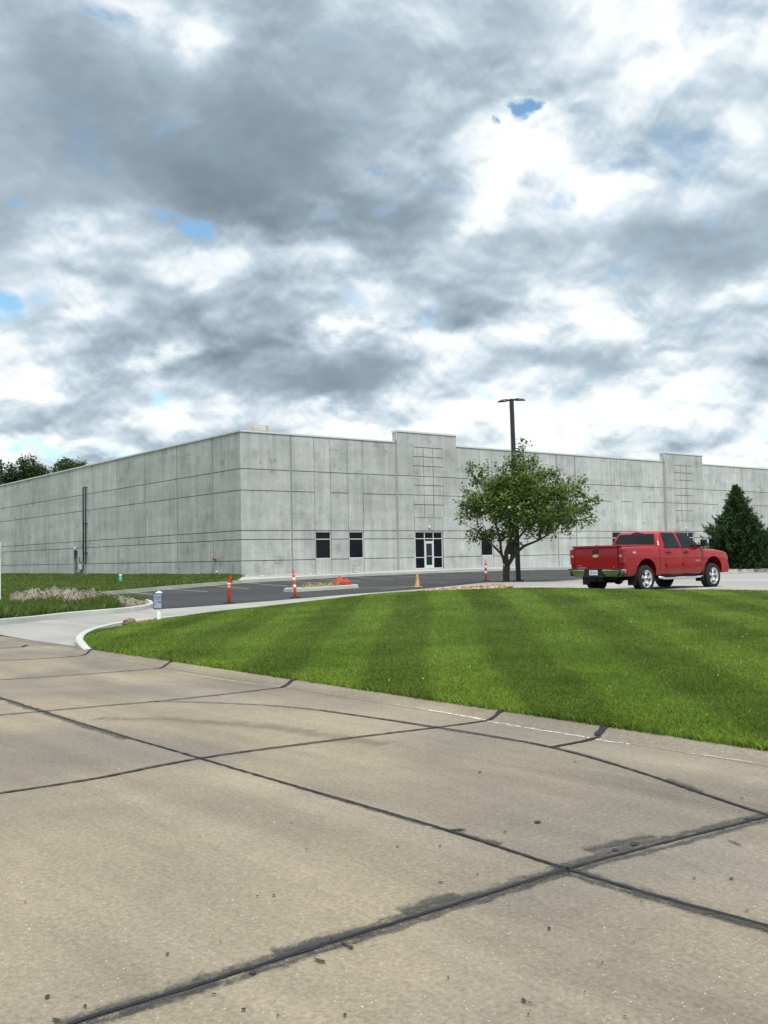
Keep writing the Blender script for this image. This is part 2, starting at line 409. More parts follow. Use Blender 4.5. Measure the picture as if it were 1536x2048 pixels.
# ------------------------------------------------------------------ ground, street, lot
S = dict(kind='structure')
_g = [(-900, -600), (900, -600), (900, 1500), (-900, 1500)]
gx = np.concatenate([np.linspace(-900, -70, 8), np.linspace(-60, 60, 61), np.linspace(70, 900, 8)])
gy = np.concatenate([np.linspace(-600, -30, 7), np.linspace(-20, 120, 71), np.linspace(130, 1500, 10)])
GX, GY = np.meshgrid(gx, gy, indexing='ij')
GZ = np.clip(_pv(GX, GY), -.35, .6); near = ((GX*ND[0]+GY*ND[1]) < 8.5)
GZ = np.where(near, np.minimum(GZ, -.0), GZ)-.14
far_ = (np.hypot(GX, GY) > 130); GZ = np.where(far_, 0, GZ)
V = np.stack([GX, GY, GZ], -1).reshape(-1, 3); ny_ = len(gy)
F = [(i*ny_+j, (i+1)*ny_+j, (i+1)*ny_+j+1, i*ny_+j+1) for i in range(len(gx)-1) for j in range(ny_-1)]
frompy('ground', V, F, M_FIELD, None, True, **S)

rd = [street(-6.2, -90), street(-6.2, 60), street(6.84, 60), street(6.84, -90)]
ROAD = sheet('road', rd, lambda x, y: x*0, M_ROAD, 0, 3., **S)
# rolled kerb between street and lawn; it drops away at the driveway mouth
edge = lambda u: hit(0, 0)
K_S, K_E = 40., -17.45
kl = [street(6.83, u) for u in np.linspace(K_S, K_E, 120)]
sweep('rolled_kerb', kl, [(0, -.1), (0, .003), (-.05, .004), (-.14, .020), (-.24, .045), (-.30, .05), (-.44, .05), (-.44, -.1)], lambda x, y: 0., M_ROAD, **S)
kl2 = [street(6.83, u) for u in np.linspace(K_E, -90, 60)]
sweep('gutter', kl2, [(0, -.1), (0, .003), (-.10, .004), (-.46, .02), (-.46, -.1)], lambda x, y: 0., M_ROAD, **S)
for s_ in (-6.2,):
    kl3 = [street(s_, u) for u in np.linspace(-90, 60, 60)]
    sweep('far_kerb', kl3, [(0, -.1), (0, .003), (-.16, .035), (-.3, .1), (-.46, .1), (-.46, -.1)], lambda x, y: 0., M_ROAD, **S)

# driveway and car park pavement: one concrete sheet, with the asphalt lot laid over it
dr_ = [street(7.28, -15.2), street(7.28, -60), (-60, 60), (-45, 75), (10, 100), (45, 110), (60, 80), (45, 30), (24, 18)]
back = [(p[0], p[1]) for p in LB]
near_edge = [(p[0], p[1]) for p in LB]
drive_poly = [street(7.285, -14.6), street(7.285, -32), (-34, 44), (-14, 56), (20, 98), (50, 112), (60, 60), (30, 20)] + [(p[0], p[1]-.5) for p in LB[::-1]]
drive_poly = [street(7.28, -17.5), street(7.28, -27), (-22, 36), (-8.8, 50), (-1.5, 67), (8, 79), (22, 92), (50, 112), (60, 60), (30, 20), (14, 22), (8, 24), (3, 27), (-1, 29), (-3, 27.0), (-4.6, 24.4), (-5.6, 22), (-5.6, 20), (-5.3, 18.4)]
sheet('driveway', drive_poly, zpave, M_DRIVE, 0, 1.5, **S)
# asphalt
ua = [hit(*p) for p in [(308,1219),(500,1205),(700,1188.5),(900,1172.5),(1140,1160)]]
asph_poly = ua + [(ua[-1][0]+14, ua[-1][1]+9), (40, 99), hit(1150, 1139), hit(1000, 1142), hit(700, 1154), hit(480, 1167), hit(200, 1192), hit(215, 1200), hit(262, 1204.5), hit(300, 1209)]
sheet('asphalt_lot', asph_poly, zpave, M_ASPH, .012, 1.5, **S)

# white paving lines, yellowish with age
M_PAINT = plainmat('paint_yellow', (.40, .34, .20), .7, .3, 0, .2, 12)
def stripe(p0, p1, w=.11, off=.018, name='parking_line', mat=None):
    a = Vector(hit(*p0)); b = Vector(hit(*p1)); stripe_w(a, b, w, off, name, mat)
def stripe_w(a, b, w=.11, off=.018, name='parking_line', mat=None):
    a = Vector(a); b = Vector(b); d = (b-a).normalized(); n = Vector((-d.y, d.x))*w/2; V = []; k = max(2, int((b-a).length/1.0))
    for i in range(k+1):
        p = a.lerp(b, i/k)
        for q in (p+n, p-n): V.append((q.x, q.y, float(zpave(q.x, q.y))+off))
    frompy(name, V, [(2*i, 2*i+1, 2*i+3, 2*i+2) for i in range(k)], mat or M_PAINT, None, True, **S)
for a, b in [((245,1183),(308,1190)),((333,1178),(415,1184)),((416,1171),(498,1178)),((492,1166),(577,1173)),((565,1162),(652,1167)),((633,1158),(722,1163)),
             ((698,1154),(787,1159)),((762,1151),(850,1154.5)),((828,1149),(910,1151)),((0+720,1177),(830,1173)),((856,1166),(910,1165)),((760,1179.5),(835,1173.5)),
             ((1002,1157.5),(1100,1153)),((950,1161),(1010,1158)),((880,1168),(930,1165)),((945,1146),(1010,1147)),((1060,1150),(1140,1147))]:
    stripe(a, b, .085)
M_PAINTW = plainmat('paint_pale', (.62, .60, .42), .7, .3, 0, .2, 12)
stripe((1330,1189),(1485,1172.5), .11, .012, mat=M_PAINTW)
stripe((1195,1186),(1262,1179), .11, .012, mat=M_PAINTW)

# kerbs of the lot
KP = [(0, -.1), (0, .005), (.015, .13), (.04, .15), (.15, .15), (.155, -.1)]
KPL = [(-a, b) for a, b in KP]
isl = smoothline([hit(-60, 1262), hit(0, 1250), hit(120, 1237), hit(230, 1227), hit(290, 1220), hit(308, 1213), hit(296, 1206.5), hit(262, 1202), hit(215, 1198)], 6)
sweep('island_kerb', isl, KP, zpave, M_KERB, **S)
# kerb nose where the driveway meets the street, running on along the lawn
nose = smoothline([hit(168, 1302.5, lambda x, y: .02), hit(156, 1297), hit(150.5, 1290), hit(152.5, 1282), hit(163, 1273), hit(190, 1262.5), hit(240, 1251.5)] + [(p[0]-.1, p[1]+.55) for p in LB[2:5]], 6)
NP = len(nose)
sweep('driveway_kerb', nose, [(0, -.15), (0, .10), (-.02, .125), (-.12, .13), (-.15, .115), (-.15, -.15)], lambda x, y: float(max(zpave(x, y), 0))-.02, M_KERB, taper=7, **S)
# building line and the walk along it
BC = np.array([-10.10, 69.39]); DL = np.array([math.cos(2.23027), math.sin(2.23027)]); DR = np.array([math.sin(2.23027), -math.cos(2.23027)])
def bp(s_, o=0.): p = BC+DR*s_-DL*o; return (float(p[0]), float(p[1]))        # along the front, o metres out from it
def lp(s_, o=0.): p = BC+DL*s_-DR*o; return (float(p[0]), float(p[1]))        # along the side wall
kf = [hit(170, 1192.5), hit(200, 1190), hit(320, 1178.5), hit(480, 1165), hit(560, 1160.5), hit(700, 1153), hit(850, 1147), hit(1000, 1141), hit(1150, 1137.5)]
kf_end = Vector(bp(110, 3.2)); kf.append(tuple(kf_end))
sweep('lot_kerb', kf, KPL[::-1], zpave, M_KERB, **S)
kb = offset_line(kf, .15)
ZS = [(p[0], p[1], float(zpave(*p))+.15) for p in kb] + [(*bp(-2), .46), (*bp(4), .46), (*bp(10), .52), (*bp(15), .60), (*bp(25), .60), (*bp(50), .60), (*bp(100), .60)]
_zs = tps(ZS)
walk = [kb[3]]+kb[4:] + [bp(110, -.3), bp(0, -.3), bp(-.3, .6)]
sheet('sidewalk', walk, _zs, M_SIDEW, .002, 1.5, **S)
# the rough field between street, island and side wall
islb = offset_line(isl, .15)
FZ = [(p[0], p[1], float(zpave(*p))+.12) for p in islb[::3]] + [(p[0], p[1], float(zpave(*p))+.15) for p in kb[:4]] + [(*lp(q, .2), .47) for q in (0, 15, 30, 56, 90)] + [(*lp(30, 8), .42), (*lp(60, 14), .35), (-22, 30, .12), (-40, 50, .2)]
_fz = tps(FZ)
field_poly = islb + [kb[0], kb[1], kb[2], kb[3], bp(-.3, .6), lp(0, -.3), lp(100, -.3), (-120, 150), (-90, 50), (-40, 24), (-20, 22.6)]
field_poly = [p for p in islb] + [kb[0], kb[1], kb[2], kb[3], bp(-.3, .6), lp(0, -.3), lp(100, -.3), (-120, 150), (-90, 60), (-30, 30)]
FIELD = sheet('field', field_poly, _fz, M_FIELD, 0, 1.5, **S)
# ------------------------------------------------------------------ the warehouse
def mat_tilt():
    mt, t, b = material('tilt_up_concrete', .88, (.36, .38, .365), .2)
    uv = t.new('ShaderNodeUVMap').outputs[0]; pos = t.new('ShaderNodeNewGeometry').outputs['Position']
    x, y, _ = t.sep(uv)
    at = t.new('ShaderNodeAttribute', attribute_type='GEOMETRY', attribute_name='tone').outputs['Fac']
    big = t.noise(uv, .28, 5, .6, .6)
    st = t.noise(t.vm('MULTIPLY', uv, (1., .09, 1.)), 1.7, 6, .62, .2)             # vertical runs
    st2 = t.noise(t.vm('MULTIPLY', uv, (1., .14, 1.)), 6.5, 5, .6)
    hz = t.noise(t.vm('MULTIPLY', uv, (.12, 1., 1.)), 1.1, 4, .6, .3)                 # pour lines
    mid = t.noise(t.vm('ADD', uv, (31., 9., 0.)), 1.5, 7, .68, 1.2)
    fi = t.noise(uv, 14., 5, .7)
    f = t.math('MULTIPLY_ADD', t.math('SUBTRACT', big, .5), .5, 1.)
    f = t.math('MULTIPLY_ADD', t.math('SUBTRACT', st, .5), .82, f)
    f = t.math('MULTIPLY_ADD', t.math('SUBTRACT', st2, .5), .20, f)
    f = t.math('MULTIPLY_ADD', t.math('SUBTRACT', hz, .5), .45, f)
    f = t.math('MULTIPLY_ADD', t.math('SUBTRACT', fi, .5), .14, f)
    f = t.math('MULTIPLY', f, t.math('MULTIPLY_ADD', at, .2, .9))
    # damp marks and trowel swirls
    f = t.math('MULTIPLY', f, t.math('MULTIPLY_ADD', t.rng(mid, .56, .70), -.30, 1.))
    f = t.math('MULTIPLY', f, t.math('MULTIPLY_ADD', t.rng(mid, .42, .30), .12, 1.))
    vo = t.new('ShaderNodeTexVoronoi', feature='F1', voronoi_dimensions='2D', ins={'Vector': t.vm('MULTIPLY', t.vm('ADD', uv, t.vm('MULTIPLY', t.xyz(fi, fi, 0.), (.8, .8, 0.))), (1., .8, 1.)), 'Scale': .55})
    f = t.math('MULTIPLY', f, t.math('MULTIPLY_ADD', t.math('MULTIPLY', t.rng(vo.outputs['Distance'], .22, .10), t.rng(t.sep(vo.outputs['Color'])[0], .62, .7)), -.16, 1.))
    c = t.mix(t.rng(t.noise(uv, .5, 4, .6), .3, .7), (.355, .378, .368, 1), (.415, .432, .42, 1))
    c = t.mix(t.math('MULTIPLY', t.rng(t.noise(t.vm('MULTIPLY', uv, (1., .3, 1.)), 2.2, 4, .6), .60, .74), .3), c, (.50, .46, .42, 1))
    c = scaled(t, c, f)
    # silt and splash along the foot
    c = t.mix(t.math('MULTIPLY', t.rng(t.math('MULTIPLY_ADD', mid, .5, y), .75, .25), .5), c, (.36, .33, .27, 1))
    t.put(b.inputs['Base Color'], c); bump(t, b, t.math('ADD', st, fi), .25, .01)
    return mt
M_TILT = mat_tilt()
M_GROOVE = plainmat('reveal_groove', (.06, .066, .064), .9, .1, 0, .25, 3)
M_SEAL = plainmat('joint_sealant', (.225, .24, .235), .8, .2, 0, .15, 3)
M_COPE = plainmat('white_coping', (.52, .56, .56), .45, .4, 0, .05, 2)
M_GLASS, t_, b_ = material('dark_glass', .06, (.004, .005, .008), .18)
M_GLASSD, t_, b_ = material('door_glass', .06, (.008, .014, .018), .5)
M_ALU = plainmat('clear_aluminium', (.62, .63, .62), .4, .5, .3, .06, 4)
M_DOORDK = plainmat('dark_door', (.018, .018, .02), .5, .3)
Z0 = .30                                   # foot of the panels, in the ground
JZ = [7.63-.015+.0, 6.12, 3.17, 2.53, 1.01]      # reveals above the wall foot (z = .47)
def zr(px, py, front=True):
    d = ray(px, py); e = DR if front else DL
    s_ = np.linalg.solve(np.array([[d[0], -e[0]], [d[1], -e[1]]]), BC); return float(s_[1]), float(EYE+s_[0]*d[2])
JZ = [zr(480.5, y)[1] for y in (936.8, 979.8, 1061, 1079, 1122)]
TOPZ = zr(480.5, 863)[1]
WT, WB, WM = zr(645, 1063.5)[1], zr(645, 1117.5)[1], JZ[3]
def relief(name, org, du, nrm, width_lo, width_hi, ztop, rects, mat, parent, tones):
    """a wall face cut into cells: rects = (s0, s1, z0, z1, depth, slot); later ones win. depth is inward."""
    ss = sorted({width_lo, width_hi} | {r[0] for r in rects} | {r[1] for r in rects} | set(tones)); ss = [s_ for s_ in ss if width_lo-1e-6 <= s_ <= width_hi+1e-6]
    zz = sorted({Z0, ztop} | {r[2] for r in rects} | {r[3] for r in rects}); zz = [z for z in zz if Z0-1e-6 <= z <= ztop+1e-6]
    ns, nz = len(ss)-1, len(zz)-1; D = np.zeros((ns, nz)); SL = np.zeros((ns, nz), int)
    for i in range(ns):
        for j in range(nz):
            cs, cz = (ss[i]+ss[i+1])/2, (zz[j]+zz[j+1])/2
            for r in rects:
                if r[0] < cs < r[1] and r[2] < cz < r[3]: D[i, j], SL[i, j] = r[4], r[5]
    V = []; F = []; UV = []; MI = []; TN = []
    rng_ = np.random.RandomState(5)
    tn = {}
    def quad(pts, slot, tone):
        k = len(V)
        for s_, z, d in pts:
            V.append((org[0]+du[0]*s_-nrm[0]*d, org[1]+du[1]*s_-nrm[1]*d, z)); UV.append((s_, z))
        F.append((k, k+1, k+2, k+3)); MI.append(slot); TN.append(tone)
    for i in range(ns):
        k = sum(1 for q in tones if q <= ss[i]+1e-6); tone = tn.setdefault(k, rng_.rand())
        for j in range(nz):
            d = D[i, j]; 
            if SL[i, j] >= 0: quad([(ss[i], zz[j], d), (ss[i+1], zz[j], d), (ss[i+1], zz[j+1], d), (ss[i], zz[j+1], d)], SL[i, j], tone)
            if i+1 < ns and D[i+1, j] != d:
                e = D[i+1, j]; quad([(ss[i+1], zz[j], d), (ss[i+1], zz[j], e), (ss[i+1], zz[j+1], e), (ss[i+1], zz[j+1], d)], 0, tone)
            if j+1 < nz and D[i, j+1] != d:
                e = D[i, j+1]; quad([(ss[i], zz[j+1], d), (ss[i+1], zz[j+1], d), (ss[i+1], zz[j+1], e), (ss[i], zz[j+1], e)], 0, tone)
    me = bpy.data.meshes.new(name); me.from_pydata(V, [], F); uv = me.uv_layers.new(name='UVMap')
    uv.data.foreach_set('uv', np.array(UV, np.float32).ravel()); a = me.attributes.new('tone', 'FLOAT', 'FACE'); a.data.foreach_set('value', np.array(TN, np.float32))
    for m_ in mat: me.materials.append(m_)
    me.polygons.foreach_set('material_index', MI); me.update()
    o = bpy.data.objects.new(name, me); COL.objects.link(o); o.parent = parent
    return o
BLD = empty('warehouse', (0, 0, 0), label='long grey concrete panel warehouse with two raised entrance towers', cat='building')
GW, GD = .035, .035
def vline(s_, z0, z1, w=GW): return (s_-w/2, s_+w/2, z0, z1, GD, 1)
def hline(z, s0, s1, w=.05): return (s0, s1, z-w/2, z+w/2, GD, 1)
def seam(s_, z0=Z0, z1=TOPZ, w=.15): return (s_-w/2, s_+w/2, z0, z1, .018, 2)
NF = -DL; NL = -DR                        # outward normals of front and side
# --- front
def bay(cols, s0, s1, windows):
    """reveals of one bay: window columns are cols pairs"""
    r = []
    c = sorted(cols)
    r.append(hline(JZ[0], s0, s1)); r.append(hline(JZ[2], s0, s1))
    blk = [(c[i], c[i+1]) for i in range(0, len(c), 2)]
    def gaps(lo, hi):
        out = []; a = lo
        for x0, x1 in blk: out.append((a, x0)); a = x1
        out.append((a, hi)); return out
    for a, b in gaps(s0, s1):
        r.append(hline(JZ[1], a, b)); r.append(hline(JZ[3], a, b)); r.append(hline(JZ[4], a, b))
    for x in c: r.append(vline(x, Z0, TOPZ))
    for x0, x1 in blk:
        if windows: r.append((x0+.03, x1-.03, WB, WT, .16, -1))
    return r
W1 = [6.25, 7.72, 9.33, 10.77]
T1, T2 = 14.02, 20.28
T3, T4 = 48.55, 54.9
W2 = [23.15, 24.6, 26.25, 27.7]
W3 = [zr(p, 960)[0] for p in (1221.3, 1242, 1263, 1283)]
W4 = [zr(p, 960)[0] for p in (1433.5, 1451, 1468, 1484.5)]
W5 = [zr(p, 975)[0] for p in (1548, 1562, 1577, 1590)]
R = bay(W1, 0, T1, True) + bay(W2+W3, T2, T3, True) + bay(W4, T4, T4+31, True)
R += [seam(s_) for s_ in (4.22, T2+12.5, T3-12.6 if False else 35.3, T4+14.6)] + [hline(j, T4+31, 112) for j in JZ]
R += [seam(s_) for s_ in np.arange(T4+20, 112, 6.0)]
R.append((T1, T2, Z0, TOPZ, .3, -1)); R.append((T3, T4, Z0, TOPZ, .3, -1))
front = relief('front_wall', BC, DR, NF, 0, 112, TOPZ, R, [M_TILT, M_GROOVE, M_SEAL], BLD, [0, 4.22, T1, T2, 28.5, 35.3, 41, T3, T4, 62, 69.5, 76, 83, 90, 97, 104])
# --- entrance towers stand a little proud of the front
def tower(s0, s1, ztop, gx_, tz, ds0, ds1, dz0, dz1, lampz):
    r = []
    for z in (JZ[0], JZ[1], JZ[2], JZ[3], JZ[4]):
        if z > JZ[2]+.1 or True: r += [hline(z, s0, ds0-.05, .045), hline(z, ds1+.05, s1, .045)]
    gz = tz
    r.append(hline(JZ[0], s0, s1, .045)); r.append(hline(JZ[1], s0, s1, .045)); r.append(hline(JZ[2], s0, s1, .045))
    for z in gz: r.append(hline(z, gx_[0], gx_[3], .05))
    for g in gx_[1:3]: r.append(vline(g, gz[-1]-1.05, gz[0], .05))
    r.append(vline(gx_[3], gz[-1]-1.0, gz[0], .03)); r.append(vline(gx_[0], gz[-1]-1.0, gz[0], .02))
    boxt = gz[-1]-1.05
    r.append(hline(boxt, ds0, ds1, .03)); r.append(vline(ds0, dz1, boxt, .05)); r.append(vline(ds1, Z0, boxt, .05))
    r.append((ds0+.02, ds1-.02, dz0, dz1, .17, -1))
    o = relief('tower_wall', BC+NF*.28, DR, NF, s0, s1, ztop, r, [M_TILT, M_GROOVE, M_SEAL], BLD, [s0])
    # cheeks and top of the tower
    bm = bmesh.new()
    def q(pts):
        bm.faces.new([bm.verts.new((*(BC+DR*a+NF*b), z)) for a, b, z in pts])
    q([(s0, .28, Z0), (s0, .28, ztop), (s0, -.35, ztop), (s0, -.35, Z0)]); q([(s1, .28, Z0), (s1, -.35, Z0), (s1, -.35, ztop), (s1, .28, ztop)])
    q([(s0, .28, ztop), (s1, .28, ztop), (s1, -.35, ztop), (s0, -.35, ztop)]); q([(s0, -.35, Z0), (s0, -.35, ztop), (s1, -.35, ztop), (s1, -.35, Z0)])
    me = bm; frombm('tower_cheek', me, M_TILTP, BLD)
    bm = bmesh.new()
    mt = Matrix.Translation((*BC, 0)) @ Matrix(((DR[0], NF[0], 0, 0), (DR[1], NF[1], 0, 0), (0, 0, 1, 0), (0, 0, 0, 1)))
    bbox(bm, s0-.05, s1+.05, -.42, .33, ztop+.002, ztop+.14, mt); bbox(bm, s0-.05, s0-.012, .20, .27, TOPZ+.13, ztop+.0, mt); bbox(bm, s1+.012, s1+.05, .20, .27, TOPZ+.13, ztop+.0, mt)
    frombm('coping', bm, M_COPE, BLD)
    return o
M_TILTP = mat_ground('panel_edge', (.37, .38, .36), (.41, .42, .40), .08, 1, 0, .2, .3, (.4, .4, .4))
TT = zr(850, 869)[1]
gz1 = [zr(850, y)[1] for y in (896.5, 915, 933.5, 971.5, 1010)]
gx1 = [zr(p, 930)[0] for p in (822.5, 842.5, 861.5, 881.5)]
gx2 = [g+(T3-T1)-.15 for g in gx1]
d0, d1 = zr(826, 1100)[0], zr(882.5, 1100)[0]; dzb = zr(855, 1137)[1]; dzt = zr(855, 1063.5)[1]
gz1 = [gz1[0], gz1[1], gz1[2], gz1[3], gz1[4]]
tower(T1, T2, TT, gx1, gz1, d0, d1, dzb, dzt, 0)
tower(T3, T4, TT, gx2, gz1, d0+(T3-T1)-.1, d1+(T3-T1)-.1, dzb, dzt, 0)
FM = Matrix(((DR[0], NF[0], 0, BC[0]), (DR[1], NF[1], 0, BC[1]), (0, 0, 1, 0), (0, 0, 0, 1)))      # (s, out, z) -> world, front
SM = Matrix(((DL[0], NL[0], 0, BC[0]), (DL[1], NL[1], 0, BC[1]), (0, 0, 1, 0), (0, 0, 0, 1)))      # side wall
def window(s0, s1):
    bm = bmesh.new(); fw = .055; y0, y1 = -.135, -.045
    for a in ((s0, s0+fw), (s1-fw, s1)): bbox(bm, a[0], a[1], y0, y1, WB, WT, FM)
    bbox(bm, s0+fw, s1-fw, y0, y1-.002, WB, WB+fw, FM); bbox(bm, s0+fw, s1-fw, y0, y1-.002, WT-fw, WT, FM); bbox(bm, s0+fw, s1-fw, y0, y1-.002, WM-.03, WM+.03, FM)
    fr = frombm('window', bm, M_ALU, BLD)
    bm = bmesh.new(); bbox(bm, s0+fw, s1-fw, -.11, -.09, WB+fw, WM-.03, FM); bbox(bm, s0+fw, s1-fw, -.11, -.09, WM+.03, WT-fw, FM)
    frombm('pane', bm, M_GLASS, fr)
for c in (W1, W2, W3, W4):
    for i in (0, 2): window(c[i]+.035, c[i+1]-.035)
def storefront(s0, s1, zb, zt):
    w = (s1-s0); a, b = s0+w*.345, s0+w*.665; fw = .06; y0, y1 = .12, .21
    tr = JZ[3]; lo = JZ[4]-.0
    bm = bmesh.new()
    for x in (s0, s1-fw): bbox(bm, x, x+fw, y0, y1, zb, zt, FM)
    for x in (a-fw/2, b-fw/2): bbox(bm, x, x+fw, y0, y1+.003, zb, zt, FM)
    for x0, x1 in ((s0+fw, a-fw/2), (a+fw/2, b-fw/2), (b+fw/2, s1-fw)):
        bbox(bm, x0, x1, y0, y1-.003, zt-fw, zt, FM); bbox(bm, x0, x1, y0, y1-.003, tr-fw/2, tr+fw/2, FM)
    for x0, x1 in ((s0+fw, a-fw/2), (b+fw/2, s1-fw)):
        bbox(bm, x0, x1, y0, y1-.003, lo-fw/2, lo+fw/2, FM); bbox(bm, x0, x1, y0, y1-.003, zb, zb+fw, FM)
    dtop = zb+2.16; bbox(bm, a+fw/2, b-fw/2, y0, y1-.003, dtop, dtop+.06, FM)
    fr = frombm('entrance_frame', bm, M_ALU, BLD)
    bm = bmesh.new()
    for x0, x1 in ((s0+fw, a-fw/2), (b+fw/2, s1-fw)):
        bbox(bm, x0, x1, .15, .17, zb+fw, lo-fw/2, FM); bbox(bm, x0, x1, .15, .17, lo+fw/2, tr-fw/2, FM)
    for x0, x1 in ((s0+fw, a-fw/2), (a+fw/2, b-fw/2), (b+fw/2, s1-fw)): bbox(bm, x0, x1, .15, .17, tr+fw/2, zt-fw, FM)
    bbox(bm, a+fw/2, b-fw/2, .15, .17, dtop+.06, tr-fw/2, FM)
    frombm('pane', bm, M_GLASS, fr)
    da, db = a+fw/2+.005, b-fw/2-.005; rail = .12
    bm = bmesh.new(); 
    bbox(bm, da, da+rail, .14, .22, zb+.01, dtop-.005, FM); bbox(bm, db-rail, db, .14, .22, zb+.01, dtop-.005, FM)
    bbox(bm, da+rail, db-rail, .14, .218, zb+.01, zb+.28, FM); bbox(bm, da+rail, db-rail, .14, .218, dtop-.13, dtop-.005, FM)
    dr = frombm('door', bm, M_ALU, BLD)
    bm = bmesh.new(); bbox(bm, da+rail, db-rail, .17, .19, zb+.28, dtop-.13, FM); frombm('pane', bm, M_GLASSD, dr)
    bm = bmesh.new(); bbox(bm, da+rail*.5, db-rail*.5, .25, .28, zb+.98, zb+1.02, FM); bbox(bm, da+.04, da+.08, .22, .25, zb+.98, zb+1.02, FM); bbox(bm, db-.08, db-.04, .22, .25, zb+.98, zb+1.02, FM)
    frombm('handle', bm, M_ALU, dr)
storefront(d0+.04, d1-.04, dzb, dzt-.02)
storefront(d0+(T3-T1)-.06, d1+(T3-T1)-.14, dzb, dzt-.02)
# --- side wall
L_ = [hline(j, 0, 75) for j in JZ] + [seam(s_) for s_ in np.arange(4.2, 75, 5.93)]
ld0, ld1 = 31.62, 32.72
L_.append((ld0, ld1, .52, 2.86, .28, -1))
side = relief('side_wall', BC, DL, NL, 0, 75, TOPZ, L_, [M_TILT, M_GROOVE, M_SEAL], BLD, [0]+list(np.arange(4.2, 75, 5.93)))
bm = bmesh.new(); bbox(bm, ld0+.05, ld1-.05, -.25, -.20, .52, 2.82, SM); dd = frombm('side_door', bm, M_DOORDK, BLD)
bm = bmesh.new(); bbox(bm, ld0, ld0+.05, -.26, -.02, .52, 2.86, SM); bbox(bm, ld1-.05, ld1, -.26, -.02, .52, 2.86, SM); bbox(bm, ld0+.05, ld1-.05, -.26, -.02, 2.82, 2.86, SM); frombm('frame', bm, plainmat('grey_steel', (.20, .22, .22)), dd)
# --- roof, coping
bm = bmesh.new()
c4 = [BC+DR*.2+DL*.2, BC+DR*112+DL*.2, BC+DR*112+DL*75, BC+DR*.2+DL*75]
bm.faces.new([bm.verts.new((float(p[0]), float(p[1]), TOPZ-.7)) for p in c4])
for i in (0, 1, 2, 3):
    a, b = c4[i], c4[(i+1) % 4]; bm.faces.new([bm.verts.new((float(p[0]), float(p[1]), z)) for p, z in ((a, Z0), (b, Z0), (b, TOPZ-.01), (a, TOPZ-.01))])
frombm('roof', bm, plainmat('roof_membrane', (.6, .6, .58)), BLD)
bm = bmesh.new()
for a, b in ((-.06, T1-.07), (T2+.07, T3-.07), (T4+.07, 112)): bbox(bm, a, b, -.36, .06, TOPZ+.002, TOPZ+.12, FM)
frombm('coping', bm, M_COPE, BLD)
bm = bmesh.new(); bbox(bm, .37, 75, -.36, .06, TOPZ+.002, TOPZ+.118, SM); frombm('coping', bm, M_COPE, BLD)
# wall fittings
bm = bmesh.new(); lx = (d0+d1)/2
lathe(bm, [(.02, -.02), (.1, -.02), (.11, .06), (.07, .12), (.02, .13)], 14, FM @ Matrix.Translation((lx, .28, zr(855, 1054.5)[1])) @ Matrix.Rotation(-math.pi/2, 4, 'X'))
frombm('wall_lamp', bm, M_COPE, BLD)
bm = bmesh.new()
lathe(bm, [(.02, -.02), (.1, -.02), (.11, .06), (.07, .12), (.02, .13)], 14, FM @ Matrix.Translation((lx+T3-T1, .28, zr(855, 1054.5)[1])) @ Matrix.Rotation(-math.pi/2, 4, 'X'))
frombm('wall_lamp', bm, M_COPE, BLD)
bm = bmesh.new(); lathe(bm, [(.02, -.02), (.1, -.02), (.12, .06), (.07, .14), (.02, .15)], 12, SM @ Matrix.Translation(((ld0+ld1)/2, 0, 3.05)) @ Matrix.Rotation(-math.pi/2, 4, 'X'))
frombm('wall_lamp', bm, M_COPE, BLD)
# ------------------------------------------------------------------ lawn between street and car park
LBX = [(p[0]*1.045, p[1]*1.045) for p in LB[1:]]
_ext = [(p[0], p[1], float(zpave(*p))+.06) for p in LBX]
_lw = tps(LW+_ext)
def zlawn(x, y): return np.clip(_lw(x, y), -.05, .62)
nl = offset_line(nose, -.16)
lawn_poly = [street(7.12, u) for u in np.linspace(26, -17.2, 48)] + nl[1:30] + LBX[2:] + [(22, 27), (34, 16), (36, -6)]
LAWN = sheet('lawn', lawn_poly, zlawn, M_LAWN, 0, .7, **S)
def mk_inside(poly):
    P_ = np.array(poly)
    def f(x, y):
        c = np.zeros(len(x), bool); j = len(P_)-1
        for i in range(len(P_)):
            cond = ((P_[i, 1] > y) != (P_[j, 1] > y)) & (x < (P_[j, 0]-P_[i, 0])*(y-P_[i, 1])/(P_[j, 1]-P_[i, 1]+1e-12)+P_[i, 0]); c ^= cond; j = i
        return c
    return f
